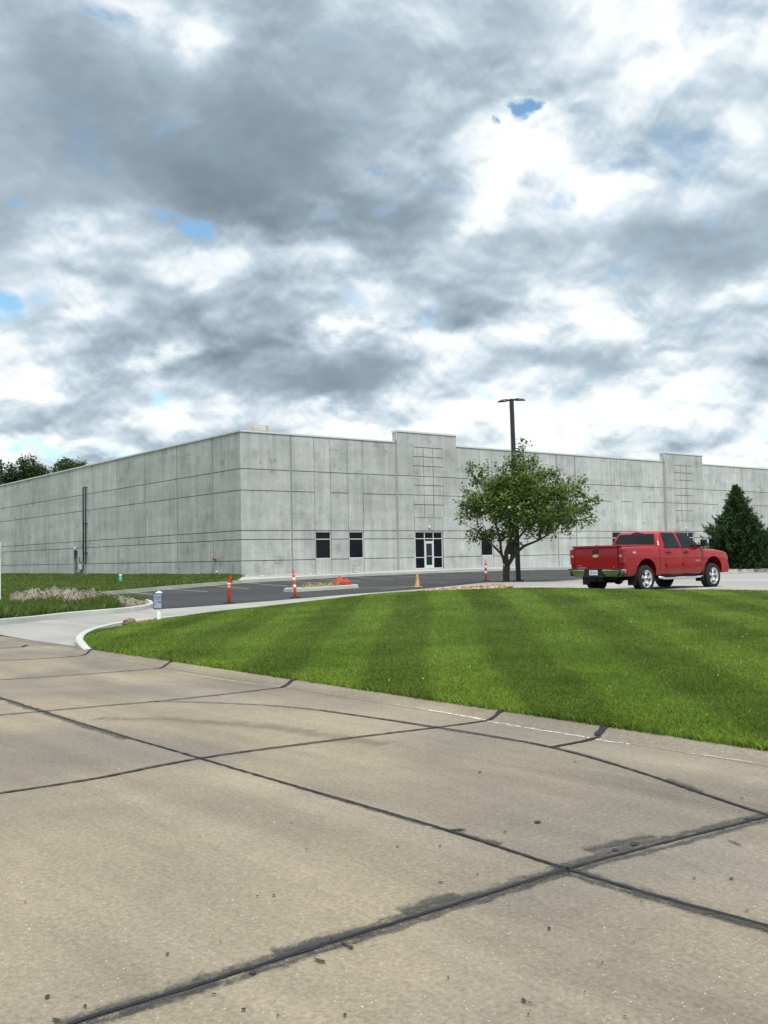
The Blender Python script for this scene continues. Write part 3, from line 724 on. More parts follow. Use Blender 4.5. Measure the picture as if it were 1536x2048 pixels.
def blades(name, poly, zf, n, hfun, wfun, lean, mat, parent=None, smin=6, smax=60, dens=None, xr=(-.48, .48), **kw):
    """single grass blades; density falls off with distance from the street"""
    ins = mk_inside(poly)
    m_ = n*3; th = RNG.uniform(xr[0], xr[1], m_); r = np.exp(RNG.uniform(np.log(smin), np.log(smax), m_))
    x = r*np.sin(th); y = r*np.cos(th); ok = ins(x, y)
    if dens is not None: ok &= RNG.rand(m_) < dens(x, y)
    x, y, r = x[ok][:n], y[ok][:n], r[ok][:n]; k = len(x)
    z = zf(x, y)
    h = hfun(x, y, r)*RNG.uniform(.55, 1.25, k); w = wfun(r)*RNG.uniform(.7, 1.3, k)
    a = RNG.uniform(0, 2*np.pi, k); la = RNG.uniform(0, 2*np.pi, k); ln = RNG.rand(k)*lean*h
    dx, dy = np.cos(a)*w/2, np.sin(a)*w/2; lx, ly = np.cos(la)*ln, np.sin(la)*ln
    V = np.zeros((k, 4, 3)); V[:, 0] = np.c_[x-dx, y-dy, z-.01]; V[:, 1] = np.c_[x+dx, y+dy, z-.01]
    V[:, 2] = np.c_[x+dx*.7+lx*.45, y+dy*.7+ly*.45, z+h*.62]; V[:, 3] = np.c_[x+lx*1.2, y+ly*1.2, z+h]
    tone = np.clip(.5+RNG.randn(k)*.28, 0, 1.2)
    return bigmesh(name, V.reshape(-1, 3), 4, mat, parent, tone, **kw)
def ndist(x, y): return x*ND[0]+y*ND[1]
def hl(x, y, r):
    n_ = ndist(x, y)-7.12
    return .029+.025*np.exp(-(n_/.2)**2)+.008*np.exp(-(n_/1.2)**2)
blades('grass', lawn_poly, zlawn, 760000, hl, lambda r: .003+.0006*r, .9, M_BLADE, None, 7, 38, xr=(-.48, .85), kind='stuff', label='mown bright green lawn grass between the street and the car park')
# white clover heads in the lawn
bm = bmesh.new()
ins_ = mk_inside(lawn_poly)
for cx, cy, sx, sy, k in [(1430,1280,60,20,26),(1500,1320,40,30,10),(1150,1200,60,8,22),(1350,1215,120,14,22),(700,1340,300,30,12),(1100,1215,200,20,14),(1090,1190,60,6,14)]:
    for _ in range(max(2, k//3)):
        px, py = cx+RNG.randn()*sx, cy+RNG.randn()*sy; p = hit(px, py, zlawn)
        if not ins_(np.array([p[0]]), np.array([p[1]]))[0]: continue
        r_ = .007*(.7+.6*RNG.rand()); zz = float(zlawn(*p))+.045
        bmesh.ops.create_icosphere(bm, subdivisions=1, radius=r_, matrix=Matrix.Translation((p[0], p[1], zz)))
frombm('clover_flowers', bm, plainmat('clover_white', (.6, .62, .5), .8), None, kind='stuff', label='small white clover heads scattered over the lawn')

# ------------------------------------------------------------------ tar sealed joints and marks on the street
def mat_smear(name, col, thr=.42, soft=.2, scale=(2.2, 14.), amount=.85):
    mt, t, b = material(name, .7, col, .3)
    uv = t.new('ShaderNodeUVMap').outputs[0]; x, y, _ = t.sep(uv)
    e = t.math('SUBTRACT', 1., t.math('ABSOLUTE', t.math('MULTIPLY_ADD', y, 2., -1.)))
    n = t.noise(t.xyz(t.math('MULTIPLY', x, scale[0]), t.math('MULTIPLY', y, scale[1]*.12), 0.), 3., 7, .72, .3)
    n2 = t.noise(t.new('ShaderNodeNewGeometry').outputs['Position'], 70., 3, .7)
    v = t.math('ADD', t.math('MULTIPLY_ADD', e, .36, t.math('MULTIPLY', n, .72)), t.math('MULTIPLY', t.math('SUBTRACT', n2, .5), .5))
    al = t.math('MULTIPLY', t.math('MULTIPLY', t.rng(v, thr, thr+soft), amount), t.rng(t.noise(t.new('ShaderNodeNewGeometry').outputs['Position'], 26., 5, .7), .33, .55, .45, 1.))
    t.put(b.inputs['Alpha'], al); return mt
M_SMEAR = mat_smear('tar_smear', (.045, .046, .046), .44, .34, amount=.9)
M_SMEAR2 = mat_smear('dark_stain', (.10, .095, .08), .46, .3, (.9, 6.), .35)
M_WHITE = mat_smear('lime_streak', (.62, .60, .55), .58, .12, (5., 10.), .8)
def ribbon(name, pts, w, mat, z=.006, off=0., jag=.35, step=.03, zf=None, parent=None, seed=0, taper=True):
    """an uneven strip laid along street points (photograph pixels met with the road)"""
    P_ = [Vector(hit(px, py, lambda x, y: 0.)) for px, py in pts]; out = []
    P_ = [Vector(q) for q in smoothline(P_, 8)] if len(P_) > 2 else P_
    Lc = 0.; V = []; UV = []; 
    segs = []
    for a, b in zip(P_, P_[1:]):
        k = max(1, int((b-a).length/step))
        for j in range(k): segs.append((a.lerp(b, j/k), (b-a).normalized()))
    segs.append((P_[-1], (P_[-1]-P_[-2]).normalized()))
    W_ = w if hasattr(w, '__len__') else (w, w); last = None
    for i, (p, t) in enumerate(segs):
        if last is not None: Lc += (p-last).length
        last = p; f = i/max(1, len(segs)-1); ww = W_[0]+(W_[-1]-W_[0])*f
        nx = Vector((-t.y, t.x)); nn = lambda s_: noise.fractal(Vector((Lc*s_, seed*7.3, 0)), 1, 2, 4)
        c = p+nx*(off+ww*jag*.5*nn(1.3)+.006*nn(.6)); wl = ww*(1+jag*1.2*noise.fractal(Vector((Lc*9, seed+3., 5)), .8, 2, 4)); wr = ww*(1+jag*1.2*noise.fractal(Vector((Lc*9, seed+9., 1)), .8, 2, 4))
        for s_, q in ((wl, 1), (-wr, 0)):
            v = c+nx*s_/2; V.append((v.x, v.y, z if zf is None else zf(v.x, v.y)+z)); UV.append((Lc, q))
    F = [(2*i, 2*i+1, 2*i+3, 2*i+2) for i in range(len(segs)-1)]
    me = bpy.data.meshes.new(name); me.from_pydata(V, [], F); u = me.uv_layers.new(name='UVMap')
    for lp_ in me.loops: u.data[lp_.index].uv = UV[lp_.vertex_index]
    return link(name, me, mat, parent, False)
def zk(x, y):
    n_ = ndist(x, y)-6.83; return float(np.interp(n_, [0, .05, .14, .24, .30], [.003, .004, .020, .045, .05]))
JT = [('T1', [(40,2095),(160,2046),(400,1972),(620,1900),(880,1819),(1135,1740),(1330,1686),(1560,1629)], .022),
      ('T2', [(-40,1594),(0,1588),(200,1557),(400,1518),(620,1487),(880,1455),(975,1442)], .028),
      ('T3', [(-60,1436),(100,1422),(200,1413),(330,1402),(460,1388),(560,1376)], .03),
      ('T4', [(-60,1363),(0,1360),(170,1349),(320,1337)], .035),
      ('T5', [(-40,1322),(80,1318),(160,1312)], .045), ('T6', [(-30,1299),(45,1294.5)], .05),
      ('L1', [(-60,1378),(0,1396),(170,1450),(400,1518),(768,1625),(930,1674),(1135,1740),(1300,1790),(1536,1855),(1620,1880)], .022),
      ('C2', [(300,1404),(420,1406),(600,1417),(850,1452),(1000,1476),(1100,1495),(1230,1530),(1380,1580),(1536,1632),(1600,1655)], .024)]
for i, (nm, pts, w) in enumerate(JT):
    ribbon('tar_joint', pts, w, M_TAR, .0085, 0, .60, .018, None, ROAD, i)
for i, (pts, w, zf) in enumerate([([(975,1442),(1000,1434),(1014,1428)], (.035, .075), zk), ([(1100,1495),(1160,1484),(1198,1474)], (.04, .05), None), ([(1198,1474),(1212,1466),(1228,1457)], (.06, .10), zk),
      ([(560,1376),(578,1371),(590,1366)], (.04, .08), zk), ([(320,1337),(335,1332),(346,1329)], (.03, .06), zk), ([(160,1312),(172,1309),(182,1305)], (.03, .06), zk), ([(45,1294.5),(52,1291)], (.04, .08), zk)]):
    ribbon('tar_joint', pts, w, M_TAR, .0085, 0, .5, .02, zf, ROAD, 20+i)
SM_ = [([(150,2050),(620,1903),(1135,1742),(1540,1635)], .11, -.035, M_SMEAR), ([(130,2056),(640,1896),(1135,1740)], .07, .0, M_SMEAR), ([(1120,1736),(1320,1797),(1560,1862)], .10, -.04, M_SMEAR), ([(120,2060),(400,1972),(620,1900),(880,1819),(1135,1740)], .15, .035, M_SMEAR), ([(230,2020),(420,1962)], .09, -.04, M_SMEAR), ([(560,1915),(720,1872)], .20, .06, M_SMEAR), ([(820,1832),(930,1795)], .24, .05, M_SMEAR),
      ([(1125,1742),(1330,1686),(1560,1629)], .17, .05, M_SMEAR), ([(1200,1712),(1330,1680)], .20, .10, M_SMEAR), ([(1050,1775),(1160,1733)], .12, .03, M_SMEAR),
      ([(1110,1730),(1300,1790),(1536,1855),(1600,1875)], .17, -.01, M_SMEAR), ([(860,1656),(1000,1690)], .10, .02, M_SMEAR), ([(600,1575),(860,1650)], .07, -.02, M_SMEAR),
      ([(-40,1384),(0,1396),(170,1450),(260,1478)], .20, -.02, M_SMEAR), ([(-40,1594),(200,1557),(400,1518),(880,1455),(975,1442)], .09, .01, M_SMEAR),
      ([(0,1430),(330,1402),(560,1375)], .10, 0, M_SMEAR2), ([(640,1420),(850,1452),(1100,1495),(1230,1530)], .10, 0, M_SMEAR), ([(1330,1560),(1400,1586)], .14, .02, M_SMEAR), ([(1380,1580),(1536,1632)], .06, 0, M_SMEAR),
      ([(200,1435),(500,1450),(768,1490)], .5, 0, M_SMEAR2)]
for i, (pts, w, off, mt_) in enumerate(SM_):
    ribbon('tar_smear', pts, w, mt_, .0045+.0002*i if mt_ is M_SMEAR else .0018+.0002*i, off, .3, .05, None, ROAD, 40+i)
for i, (pts, w, zf, z) in enumerate([([(608,1368.5),(632,1371.5),(663,1375)], .07, zk, .004), ([(640,1378),(780,1404),(900,1425),(1000,1447)], .10, None, .004), ([(770,1405),(860,1421),(960,1440)], .14, None, .0062), ([(1000,1447),(1100,1463),(1210,1482),(1260,1489)], .11, None, .004),
      ([(1375,1507),(1440,1516),(1505,1526)], .05, None, .0062), ([(345,1344),(450,1360),(560,1374)], .06, None, .004)]):
    ribbon('lime_streak', pts, w, M_WHITE, z, 0, .4, .03, zf, ROAD, 80+i)
def blot(px, py, rx, ry, ang=0., mat=None, seed=0, z=.004):
    """a flat irregular spot, radii in photograph pixels"""
    bm = bmesh.new(); ps = []
    k = 22
    for i in range(k):
        a = i*2*math.pi/k; q = 1+.40*noise.fractal(Vector((math.cos(a)*1.6, math.sin(a)*1.6, seed*3.1)), .8, 2, 4)
        ex, ey = math.cos(a)*rx*q, math.sin(a)*ry*q
        x = px+ex*math.cos(ang)-ey*math.sin(ang); y = py+ex*math.sin(ang)+ey*math.cos(ang)
        h = hit(x, y, lambda x, y: 0.); ps.append(bm.verts.new((h[0], h[1], z)))
    bm.faces.new(ps); return frombm('tar_spot', bm, mat or M_TAR, ROAD)
M_SPOT = plainmat('tar_spot', (.035, .035, .034), .85, .15, 0, .35, 30)
BL = [(668,1882,12,5,.2),(690,1892,16,3,.5),(702,1898,10,4,.1),(1075,1646,10,3.5,0),(1048,2005,9,5,.5),(1060,2010,8,2,.1),(1268,1690,16,5,0),(1098,1860,7,3,.4),(1463,1760,7,2.5,0),(1495,1824,7,1.5,.1),(1389,1759,6,1.8,.0),
      (335,1911,6,3,-.3),(487,2023,8,4,0),(170,2016,6,4,0),(95,1997,8,5,-.4),(112,2044,14,4,.1),(515,1795,4,2,0),(548,1793,5,2,-.2),(441,1888,3,2,0),(428,1992,8,2.5,0),(690,2034,6,4,.5),(556,2035,4,3,-.4),(880,1694,4,1.5,0),
      (882,1767,9,1.6,-.1),(795,1695,5,1.6,0),(955,1752,4,2,0),(1010,1666,5,1.6,0),(1205,1929,5,2,-.4),(1170,1988,3,2,0),(1057,2033,4,3,0),(897,1960,4,2.5,0),(1268,1888,4,1.6,0),(1283,1805,4,1.2,.2),(1470,1688,24,1.6,.35),(1500,1640,18,3,0),
      (583,1648,4,1.2,0),(51,1807,4,1.5,0),(613,1701,3,1.5,0),(400,1676,3,1.2,0),(1484,1598,6,1.2,0),(960,1546,5,1.5,0),(914,1662,26,3,-.05),(1230,1702,10,4,0),(1150,1525,4,1.2,0),(640,1925,20,3,.3),(505,1949,12,6,0),(1250,2037,5,2,0)]
for i, (px, py, rx, ry, an) in enumerate(BL): blot(px, py, rx*.62, ry*.62, an, M_SPOT, i, .0095)
# small light and dark bits of grit
bm = bmesh.new()
for _ in range(70):
    px, py = RNG.uniform(0, 1536), RNG.uniform(1520, 2040); p = hit(px, py, lambda x, y: 0.)
    bmesh.ops.create_icosphere(bm, subdivisions=1, radius=.0015+.003*RNG.rand()**2, matrix=Matrix.Translation((p[0], p[1], .001)))
frombm('grit', bm, plainmat('pale_grit', (.55, .53, .48), .9), None, kind='stuff', label='pale grit scattered on the street')

# ------------------------------------------------------------------ rough grass, weeds and spoil heap on the left
fin = lambda x, y: np.ones(len(x))
blades('wild_grass', field_poly, _fz, 130000, lambda x, y, r: .07+.0012*r+.05*np.abs(np.sin(x*.9+y*.35)), lambda r: .006+.0006*r, 1., M_WEEDB, None, 21, 125, xr=(-.46, .05), dens=lambda x, y: 1.-((y < 36.3) & (768+FPX*x/y < 330) & (768+FPX*x/y > 30)), kind='stuff', label='rough grass on the field along the side wall')
def wd(x, y):
    px = 768+FPX*x/y
    return ((y < 34) & (px < 232+40*RNG.rand(len(x)))).astype(float)
blades('weeds', islb[:len(islb)-6]+[(-13, 31), (-20, 30), (-20, 23)], _fz, 42000, lambda x, y, r: (.16+.30*np.clip(noisev(x*1.1, y*1.1), 0, 1))*np.clip((235-(768+FPX*x/y))/40+.25, .3, 1), lambda r: .010+0*r, .55, M_WEEDB, None, 20, 31, xr=(-.46, -.2), dens=wd, kind='stuff', label='tall weeds behind the island kerb in front of the spoil heap') if False else None
def noisev(x, y): return np.array([.5+.8*noise.noise(Vector((a, b, 3.3))) for a, b in zip(x, y)])
blades('weeds', [p for p in islb if p[0] < 0 and 768+FPX*p[0]/p[1] < 290]+[(-10.6, 33.5), (-15, 34), (-20, 30), (-20, 22)], _fz, 42000, lambda x, y, r: (.12+.36*np.clip(noisev(x*.8, y*.8), 0, 1))*np.clip((245-(768+FPX*x/y))/40+.3, .25, 1), lambda r: .010+0*r, .55, M_WEEDB, None, 20, 33, xr=(-.46, -.2), dens=wd, kind='stuff', label='tall green weeds behind the island kerb in front of the spoil heap')
# spoil heap: a lumpy mound following the traced crest
CR_ = [(20,1188,.0),(35,1184,.1),(60,1181,.25),(90,1180.5,.5),(120,1181,.45),(150,1178,.7),(185,1181,.5),(205,1192,.3),(225,1189,.35),(245,1192,.3),(270,1200,.15),(292,1208,.02)]
V = []; F = []; NU, NV = 150, 30
cx_ = [c[0] for c in CR_]; cy_ = [c[1] for c in CR_]
for i in range(NU+1):
    px = 20+(290-20)*i/NU; py = np.interp(px, cx_, cy_); Yc = 34-.6*max(0, (px-200)/90)
    top = at_depth(px, py, Yc)
    for j in range(NV+1):
        v = (j/NV-.5)*2; y = Yc+v*1.7*(1 if v > 0 else (.9)); x = top[0]*(y/Yc)
        g = float(_fz(x, y)) if px < 262 else float(max(zpave(x, y)+.05, 0)); hh = max(top[2]-g, .02)
        prof = max(0, 1-abs(v)**1.5)
        q = noise.fractal(Vector((x*1.6, y*1.6, 0)), .8, 2, 6); q2 = noise.fractal(Vector((x*6, y*6, 4)), .6, 2, 5)
        z = g-.03+hh*prof*(1+.30*q)+(.10*q2+.05*q)*min(1, prof*3); V.append((x, y, z))
for i in range(NU):
    for j in range(NV): F.append((i*(NV+1)+j, (i+1)*(NV+1)+j, (i+1)*(NV+1)+j+1, i*(NV+1)+j+1))
heap = frompy('spoil_heap', V, F, M_DIRT, None, False, label='heap of grey dirt and gravel behind the weeds at the driveway island', cat='dirt heap')
def rocks(name, region, n, rlo, rhi, cols, zf, label, cat=None, kind='stuff', seed=1, flat=.5):
    bm = bmesh.new(); rs = np.random.RandomState(seed); lay = []
    for _ in range(n):
        p = region(rs)
        if p is None: continue
        r_ = rs.uniform(rlo, rhi)
        mt = Matrix.Translation((p[0], p[1], zf(p[0], p[1])+r_*flat*.4)) @ Matrix.Rotation(rs.uniform(0, 6.3), 4, 'Z') @ Matrix.Rotation(rs.uniform(-.5, .5), 4, 'X') @ Matrix.Diagonal((1, rs.uniform(.5, .9), flat, 1))
        r0 = bmesh.ops.create_icosphere(bm, subdivisions=1, radius=r_, matrix=mt); mi = rs.randint(len(cols))
        for v in r0['verts']:
            v.co += Vector(rs.uniform(-.18, .18, 3)*r_)
            for f in v.link_faces: f.material_index = mi
    me = bpy.data.meshes.new(name); bm.to_mesh(me); bm.free()
    for c in cols: me.materials.append(c)
    return link(name, me, None, None, False, label=label, cat=cat, kind=kind)
M_CL = [plainmat('clod', (.15, .14, .108), .95), plainmat('clod_pale', (.23, .218, .178), .95), plainmat('clod_dark', (.09, .075, .06), .95)]
hv = [v for i, v in enumerate(V) if v[2] > 0]
import bisect
def heapreg(rs):
    i = rs.randint(NU); j = rs.randint(2, NV//2+3); return V[i*(NV+1)+j]
_hp = {}
bm = bmesh.new(); rs = np.random.RandomState(4)
for _ in range(1300):
    p = heapreg(rs); r_ = .012+.045*rs.rand()**3
    r0 = bmesh.ops.create_icosphere(bm, subdivisions=1, radius=r_, matrix=Matrix.Translation((p[0]+rs.uniform(-.05, .05), p[1]+rs.uniform(-.05, .05), p[2]+r_*.2)) @ Matrix.Diagonal((1, .8, .7, 1)))
    mi = rs.randint(3)
    for v in r0['verts']:
        v.co += Vector(rs.uniform(-.2, .2, 3)*r_)
        for f in v.link_faces: f.material_index = mi
me = bpy.data.meshes.new('clods'); bm.to_mesh(me); bm.free()
for c in M_CL: me.materials.append(c)
link('clods', me, None, heap)
# dirt apron at the tip of the island
tipl = [p for p in islb if 768+FPX*p[0]/p[1] > 205]
sheet('bare_ground', tipl + [at_depth(200, 1196, 37)[:2], at_depth(60, 1196, 36.5)[:2], at_depth(60, 1210, 33.2)[:2], at_depth(190, 1220, 31.6)[:2]], _fz, M_DIRT, .012, .5, **S)
tip = sheet('bare_ground', islb[-26:]+[hit(215, 1204), hit(150, 1215), hit(200, 1226)], zpave, M_DIRT, .09, .5, **S) if False else None

# ------------------------------------------------------------------ mulch and stones
M_ST = [plainmat('stone_tan', (.27, .20, .115), .9), plainmat('stone_brown', (.16, .105, .06), .9), plainmat('stone_pale', (.40, .33, .25), .9), plainmat('stone_rust', (.22, .125, .065), .9)]
ml = [hit(808, 1188, zlawn), hit(845, 1189, zlawn), hit(900, 1186, zlawn), hit(960, 1181, zlawn), hit(1008, 1177, zlawn)]
def zmul(x, y): return np.clip(_lw(x, y), -.05, .62)
def mulreg(rs):
    px = rs.uniform(808, 1024); lo = np.interp(px, [808, 830, 900, 960, 1000, 1026], [1186.5, 1189, 1186, 1182, 1177.5, 1172]); hi = np.interp(px, [808, 850, 900, 960, 1000, 1026], [1185.5, 1180, 1175, 1171, 1169, 1171])
    py = rs.uniform(hi, lo); D_ = np.interp(px, [800, 1013], [33.5, 34.5])+ (lo-py)*.42
    return at_depth(px, py, D_)
MUL = {}
def mulz(x, y): return 0
bmr = []
rs = np.random.RandomState(3); bm = bmesh.new()
for _ in range(1500):
    p = mulreg(rs); r_ = rs.uniform(.025, .075)
    r0 = bmesh.ops.create_icosphere(bm, subdivisions=1, radius=r_, matrix=Matrix.Translation(p) @ Matrix.Rotation(rs.uniform(0, 6.3), 4, 'Z') @ Matrix.Rotation(rs.uniform(-.5, .5), 4, 'X') @ Matrix.Diagonal((1.2, .8, .5, 1)))
    mi = rs.randint(4)
    for v in r0['verts']:
        v.co += Vector(rs.uniform(-.2, .2, 3)*r_)
        for f in v.link_faces: f.material_index = mi
me = bpy.data.meshes.new('mulch_stones'); bm.to_mesh(me); bm.free()
for c in M_ST: me.materials.append(c)
link('mulch_stones', me, None, None, kind='stuff', label='bed of brown and tan landscaping stones beside the small tree')
# bed under the stones: a low berm reaching from the lawn to the kerb
V = []; F = []; K_ = 24
for i in range(K_+1):
    px = 806+(1028-806)*i/K_; lo = np.interp(px, [806, 830, 900, 960, 1000, 1028], [1187.5, 1190, 1188, 1184, 1179, 1172.5]); hi = np.interp(px, [806, 850, 900, 960, 1000, 1028], [1186.5, 1180.5, 1175.5, 1171.5, 1169.5, 1172]); D0 = np.interp(px, [800, 1013], [33.5, 34.5])
    a = at_depth(px, lo, D0-.1); b_2 = at_depth(px, hi, D0+(lo-hi)*.42); V += [(a[0], a[1], a[2]-.25), (a[0], a[1], a[2]-.03), (b_2[0], b_2[1], b_2[2]-.03), (b_2[0]*1.004, b_2[1]*1.004, b_2[2]-.3)]
for i in range(K_):
    for j in range(3): F.append((i*4+j, (i+1)*4+j, (i+1)*4+j+1, i*4+j+1))
frompy('mulch_bed', V, F, M_ST[1], None, True, **S)
# ------------------------------------------------------------------ text
def text_mesh(name, txt, size, ext, mat, parent, mtx, bold=0.):
    cu = bpy.data.curves.new(name, 'FONT'); cu.body = txt; cu.size = size; cu.extrude = ext; cu.align_x = 'CENTER'; cu.align_y = 'CENTER'; cu.offset = bold
    o = bpy.data.objects.new(name, cu); COL.objects.link(o); dg = bpy.context.evaluated_depsgraph_get(); dg.update()
    me = bpy.data.meshes.new_from_object(o.evaluated_get(dg)); bpy.data.objects.remove(o); me.name = name
    me.materials.clear(); me.transform(mtx); return link(name, me, mat, parent)
def ground_at(px, py, off=0.): p = hit(px, py); return Vector((p[0], p[1], float(zpave(*p))+off))

# ------------------------------------------------------------------ red pickup
def mat_paint(name, col):
    mt, t, b = material(name, .38, col, .08, 0.); b.inputs['Coat Weight'].default_value = .75; b.inputs['Coat Roughness'].default_value = .04
    n = t.noise(t.new('ShaderNodeTexCoord').outputs['Object'], 3., 5, .6)
    z = t.sep(t.new('ShaderNodeTexCoord').outputs['Object'])[2]
    dust = t.math('MULTIPLY', t.rng(t.math('MULTIPLY_ADD', n, .3, z), .85, .50), .12)
    t.put(b.inputs['Base Color'], t.mix(dust, (*col, 1), (.16, .12, .09, 1))); t.put(b.inputs['Roughness'], t.math('MULTIPLY_ADD', dust, 1., .30)); return mt
M_RED = mat_paint('red_paint', (.25, .001, .006))
M_BLK = plainmat('black_plastic', (.012, .013, .016), .55, .4)
M_RUB = plainmat('tyre_rubber', (.016, .017, .018), .8, .25, 0, .25, 12)
M_CHR, t_, b_ = material('chrome', .10, (.72, .74, .76), .5, 1.)
M_ALLOY, t_, b_ = material('alloy', .28, (.62, .63, .64), .5, .85)
M_TGLASS, t_, b_ = material('truck_glass', .04, (.008, .011, .014), .25)
M_TLAMP, t_, b_ = material('tail_lamp_red', .15, (.24, .004, .006), .6)
M_LCLR, t_, b_ = material('lamp_clear', .15, (.42, .32, .30), .6)
M_GOLD, t_, b_ = material('gold_emblem', .35, (.62, .48, .26), .5, .6)
M_PLATE = plainmat('plate_white', (.62, .66, .70), .4); M_PLTXT = plainmat('plate_letters', (.05, .09, .17), .5)
TX, TY, TH = 7.20, 30.30, .6993
tz = float(EYE-1.19024)
TR = empty('pickup_truck', (TX, TY, tz), TH, label='red crew cab pickup truck parked facing right beyond the lawn', cat='pickup truck')
def side_y(z, x=1.5):
    """half width of the body at height z"""
    y = float(np.interp(z, [.46, .54, .70, .95, 1.08, 1.24, 1.33, 1.40], [.915, .955, .985, 1.0, 1.002, .985, .955, .925]))
    if x > 3.0: y -= .03*((x-3.0)/1.55)**3 + (.0 if z < 1.05 else (z-1.05)*.30*min(1, (x-3.0)/.5))
    if x < -.85: y -= .03*((-.85-x)/.25)**2
    return y
def ztop(x): return float(np.interp(x, [-1.12, -1.0, .70, .72, 3.0, 3.15, 3.5, 4.0, 4.3, 4.45, 4.52, 4.57], [1.36, 1.385, 1.395, 1.34, 1.32, 1.28, 1.28, 1.255, 1.215, 1.18, 1.14, 1.07]))
def loft_body():
    bm = bmesh.new(); xs = [-1.10, -1.07, -1.0, -.85, -.5, 0, .4, .70, .74, 1.2, 1.8, 2.4, 2.9, 3.1, 3.3, 3.6, 3.9, 4.15, 4.32, 4.44, 4.52, 4.56]; rows = []
    for x in xs:
        zt = ztop(x); row = []
        zs = [.50, .54, .70, .88, 1.0, 1.08, 1.16, max(1.17, zt-.06), max(1.18, zt-.015), zt] if zt > 1.2 else [.50, .54, .66, .76, .84, .90, .94, zt-.05, zt-.015, zt]
        for k, z in enumerate(zs): row.append((x, -(side_y(z, x)-(.02 if k == 8 else 0)-(.06 if k == 9 else 0)), z))
        row.append((x, -.45, zt+(.025 if x > 3 else 0))); row.append((x, 0, zt+(.035 if x > 3 else 0)))
        left = [(a, -b, c) for a, b, c in row[:-1]][::-1]
        row = [(x, 0, .50)]+row+left; rows.append([bm.verts.new(p) for p in row])
    for a, b in zip(rows, rows[1:]):
        n = len(a)
        for i in range(n): f = bm.faces.new((a[i], a[(i+1) % n], b[(i+1) % n], b[i])); f.smooth = True
    bm.faces.new(rows[0]); bm.faces.new(rows[-1][::-1]); bmesh.ops.recalc_face_normals(bm, faces=bm.faces)
    return bm
def cutter(fn):
    bm = bmesh.new(); fn(bm); bmesh.ops.recalc_face_normals(bm, faces=bm.faces); return frombm('cut', bm, M_BLK)
def bake_bool(o, cuts, keep_mat=True):
    for c in cuts:
        md = o.modifiers.new('b', 'BOOLEAN'); md.object = c; md.operation = 'DIFFERENCE'; md.solver = 'EXACT'
    dg = bpy.context.evaluated_depsgraph_get(); dg.update(); me = bpy.data.meshes.new_from_object(o.evaluated_get(dg)); o.modifiers.clear(); old = o.data; o.data = me
    for c in cuts: bpy.data.objects.remove(c)
def arch(x0, r, zc, lift=.0):
    def fn(bm):
        pts = [(x0+r*1.02, .2), (x0+r*1.0, zc)] + [(x0+r*math.cos(a)*(1.0), zc+(r+lift)*math.sin(a)**.8 if math.sin(a) > 0 else zc) for a in np.linspace(.12, math.pi-.12, 15)] + [(x0-r*1.0, zc), (x0-r*1.02, .2)]
        for sgn in (1, -1):
            a = [bm.verts.new((x, sgn*.62, z)) for x, z in pts]; b = [bm.verts.new((x, sgn*1.2, z)) for x, z in pts]; n = len(a)
            for i in range(n): bm.faces.new((a[i], a[(i+1) % n], b[(i+1) % n], b[i]))
            bm.faces.new(a); bm.faces.new(b[::-1])
    return fn
body = frombm('body', loft_body(), M_RED, None)
cuts = [cutter(arch(0, .52, .48, .03)), cutter(arch(3.645, .54, .48, .03))]
bake_bool(body, cuts); body.parent = TR
try:
    body.data.set_sharp_from_angle(angle=math.radians(35))
except Exception: pass
# wheel wells and underbody
def add(name, fn, mat, parent=TR, smooth=False):
    bm = bmesh.new(); fn(bm); bmesh.ops.recalc_face_normals(bm, faces=bm.faces); return frombm(name, bm, mat, parent, smooth)
def under(bm):
    bbox(bm, -1.02, 4.3, -.60, .60, .42, .52); bbox(bm, .66, 3.05, -.88, .88, .44, .505); bbox(bm, -.55, .55, -.66, -.61, .5, 1.1); bbox(bm, -.55, .55, .61, .66, .5, 1.1); bbox(bm, 3.1, 4.2, -.66, -.61, .5, 1.1); bbox(bm, 3.1, 4.2, .61, .66, .5, 1.1)
    tube(bm, [(0, -.8, .41), (0, .8, .41)], .05, 8); tube(bm, [(3.645, -.8, .41), (3.645, .8, .41)], .05, 8)
    bmesh.ops.create_uvsphere(bm, u_segments=12, v_segments=8, radius=.17, matrix=Matrix.Translation((0, .05, .40)))
    lathe(bm, [(.05, -.11), (.36, -.11), (.39, 0), (.36, .11), (.05, .11)], 20, Matrix.Translation((-.62, .05, .42)))
    tube(bm, [(.6, -.42, .40), (.2, -.5, .45), (-.45, -.55, .42), (-.8, -.66, .38), (-1.0, -.80, .36)], .035, 8); tube(bm, [(.3, -.45, .38), (1.1, -.42, .36)], .11, 10)
    bbox(bm, -1.16, -.9, -.25, .25, .36, .47); bbox(bm, -1.22, -1.0, -.04, .04, .38, .44)
add('underbody', under, M_BLK)
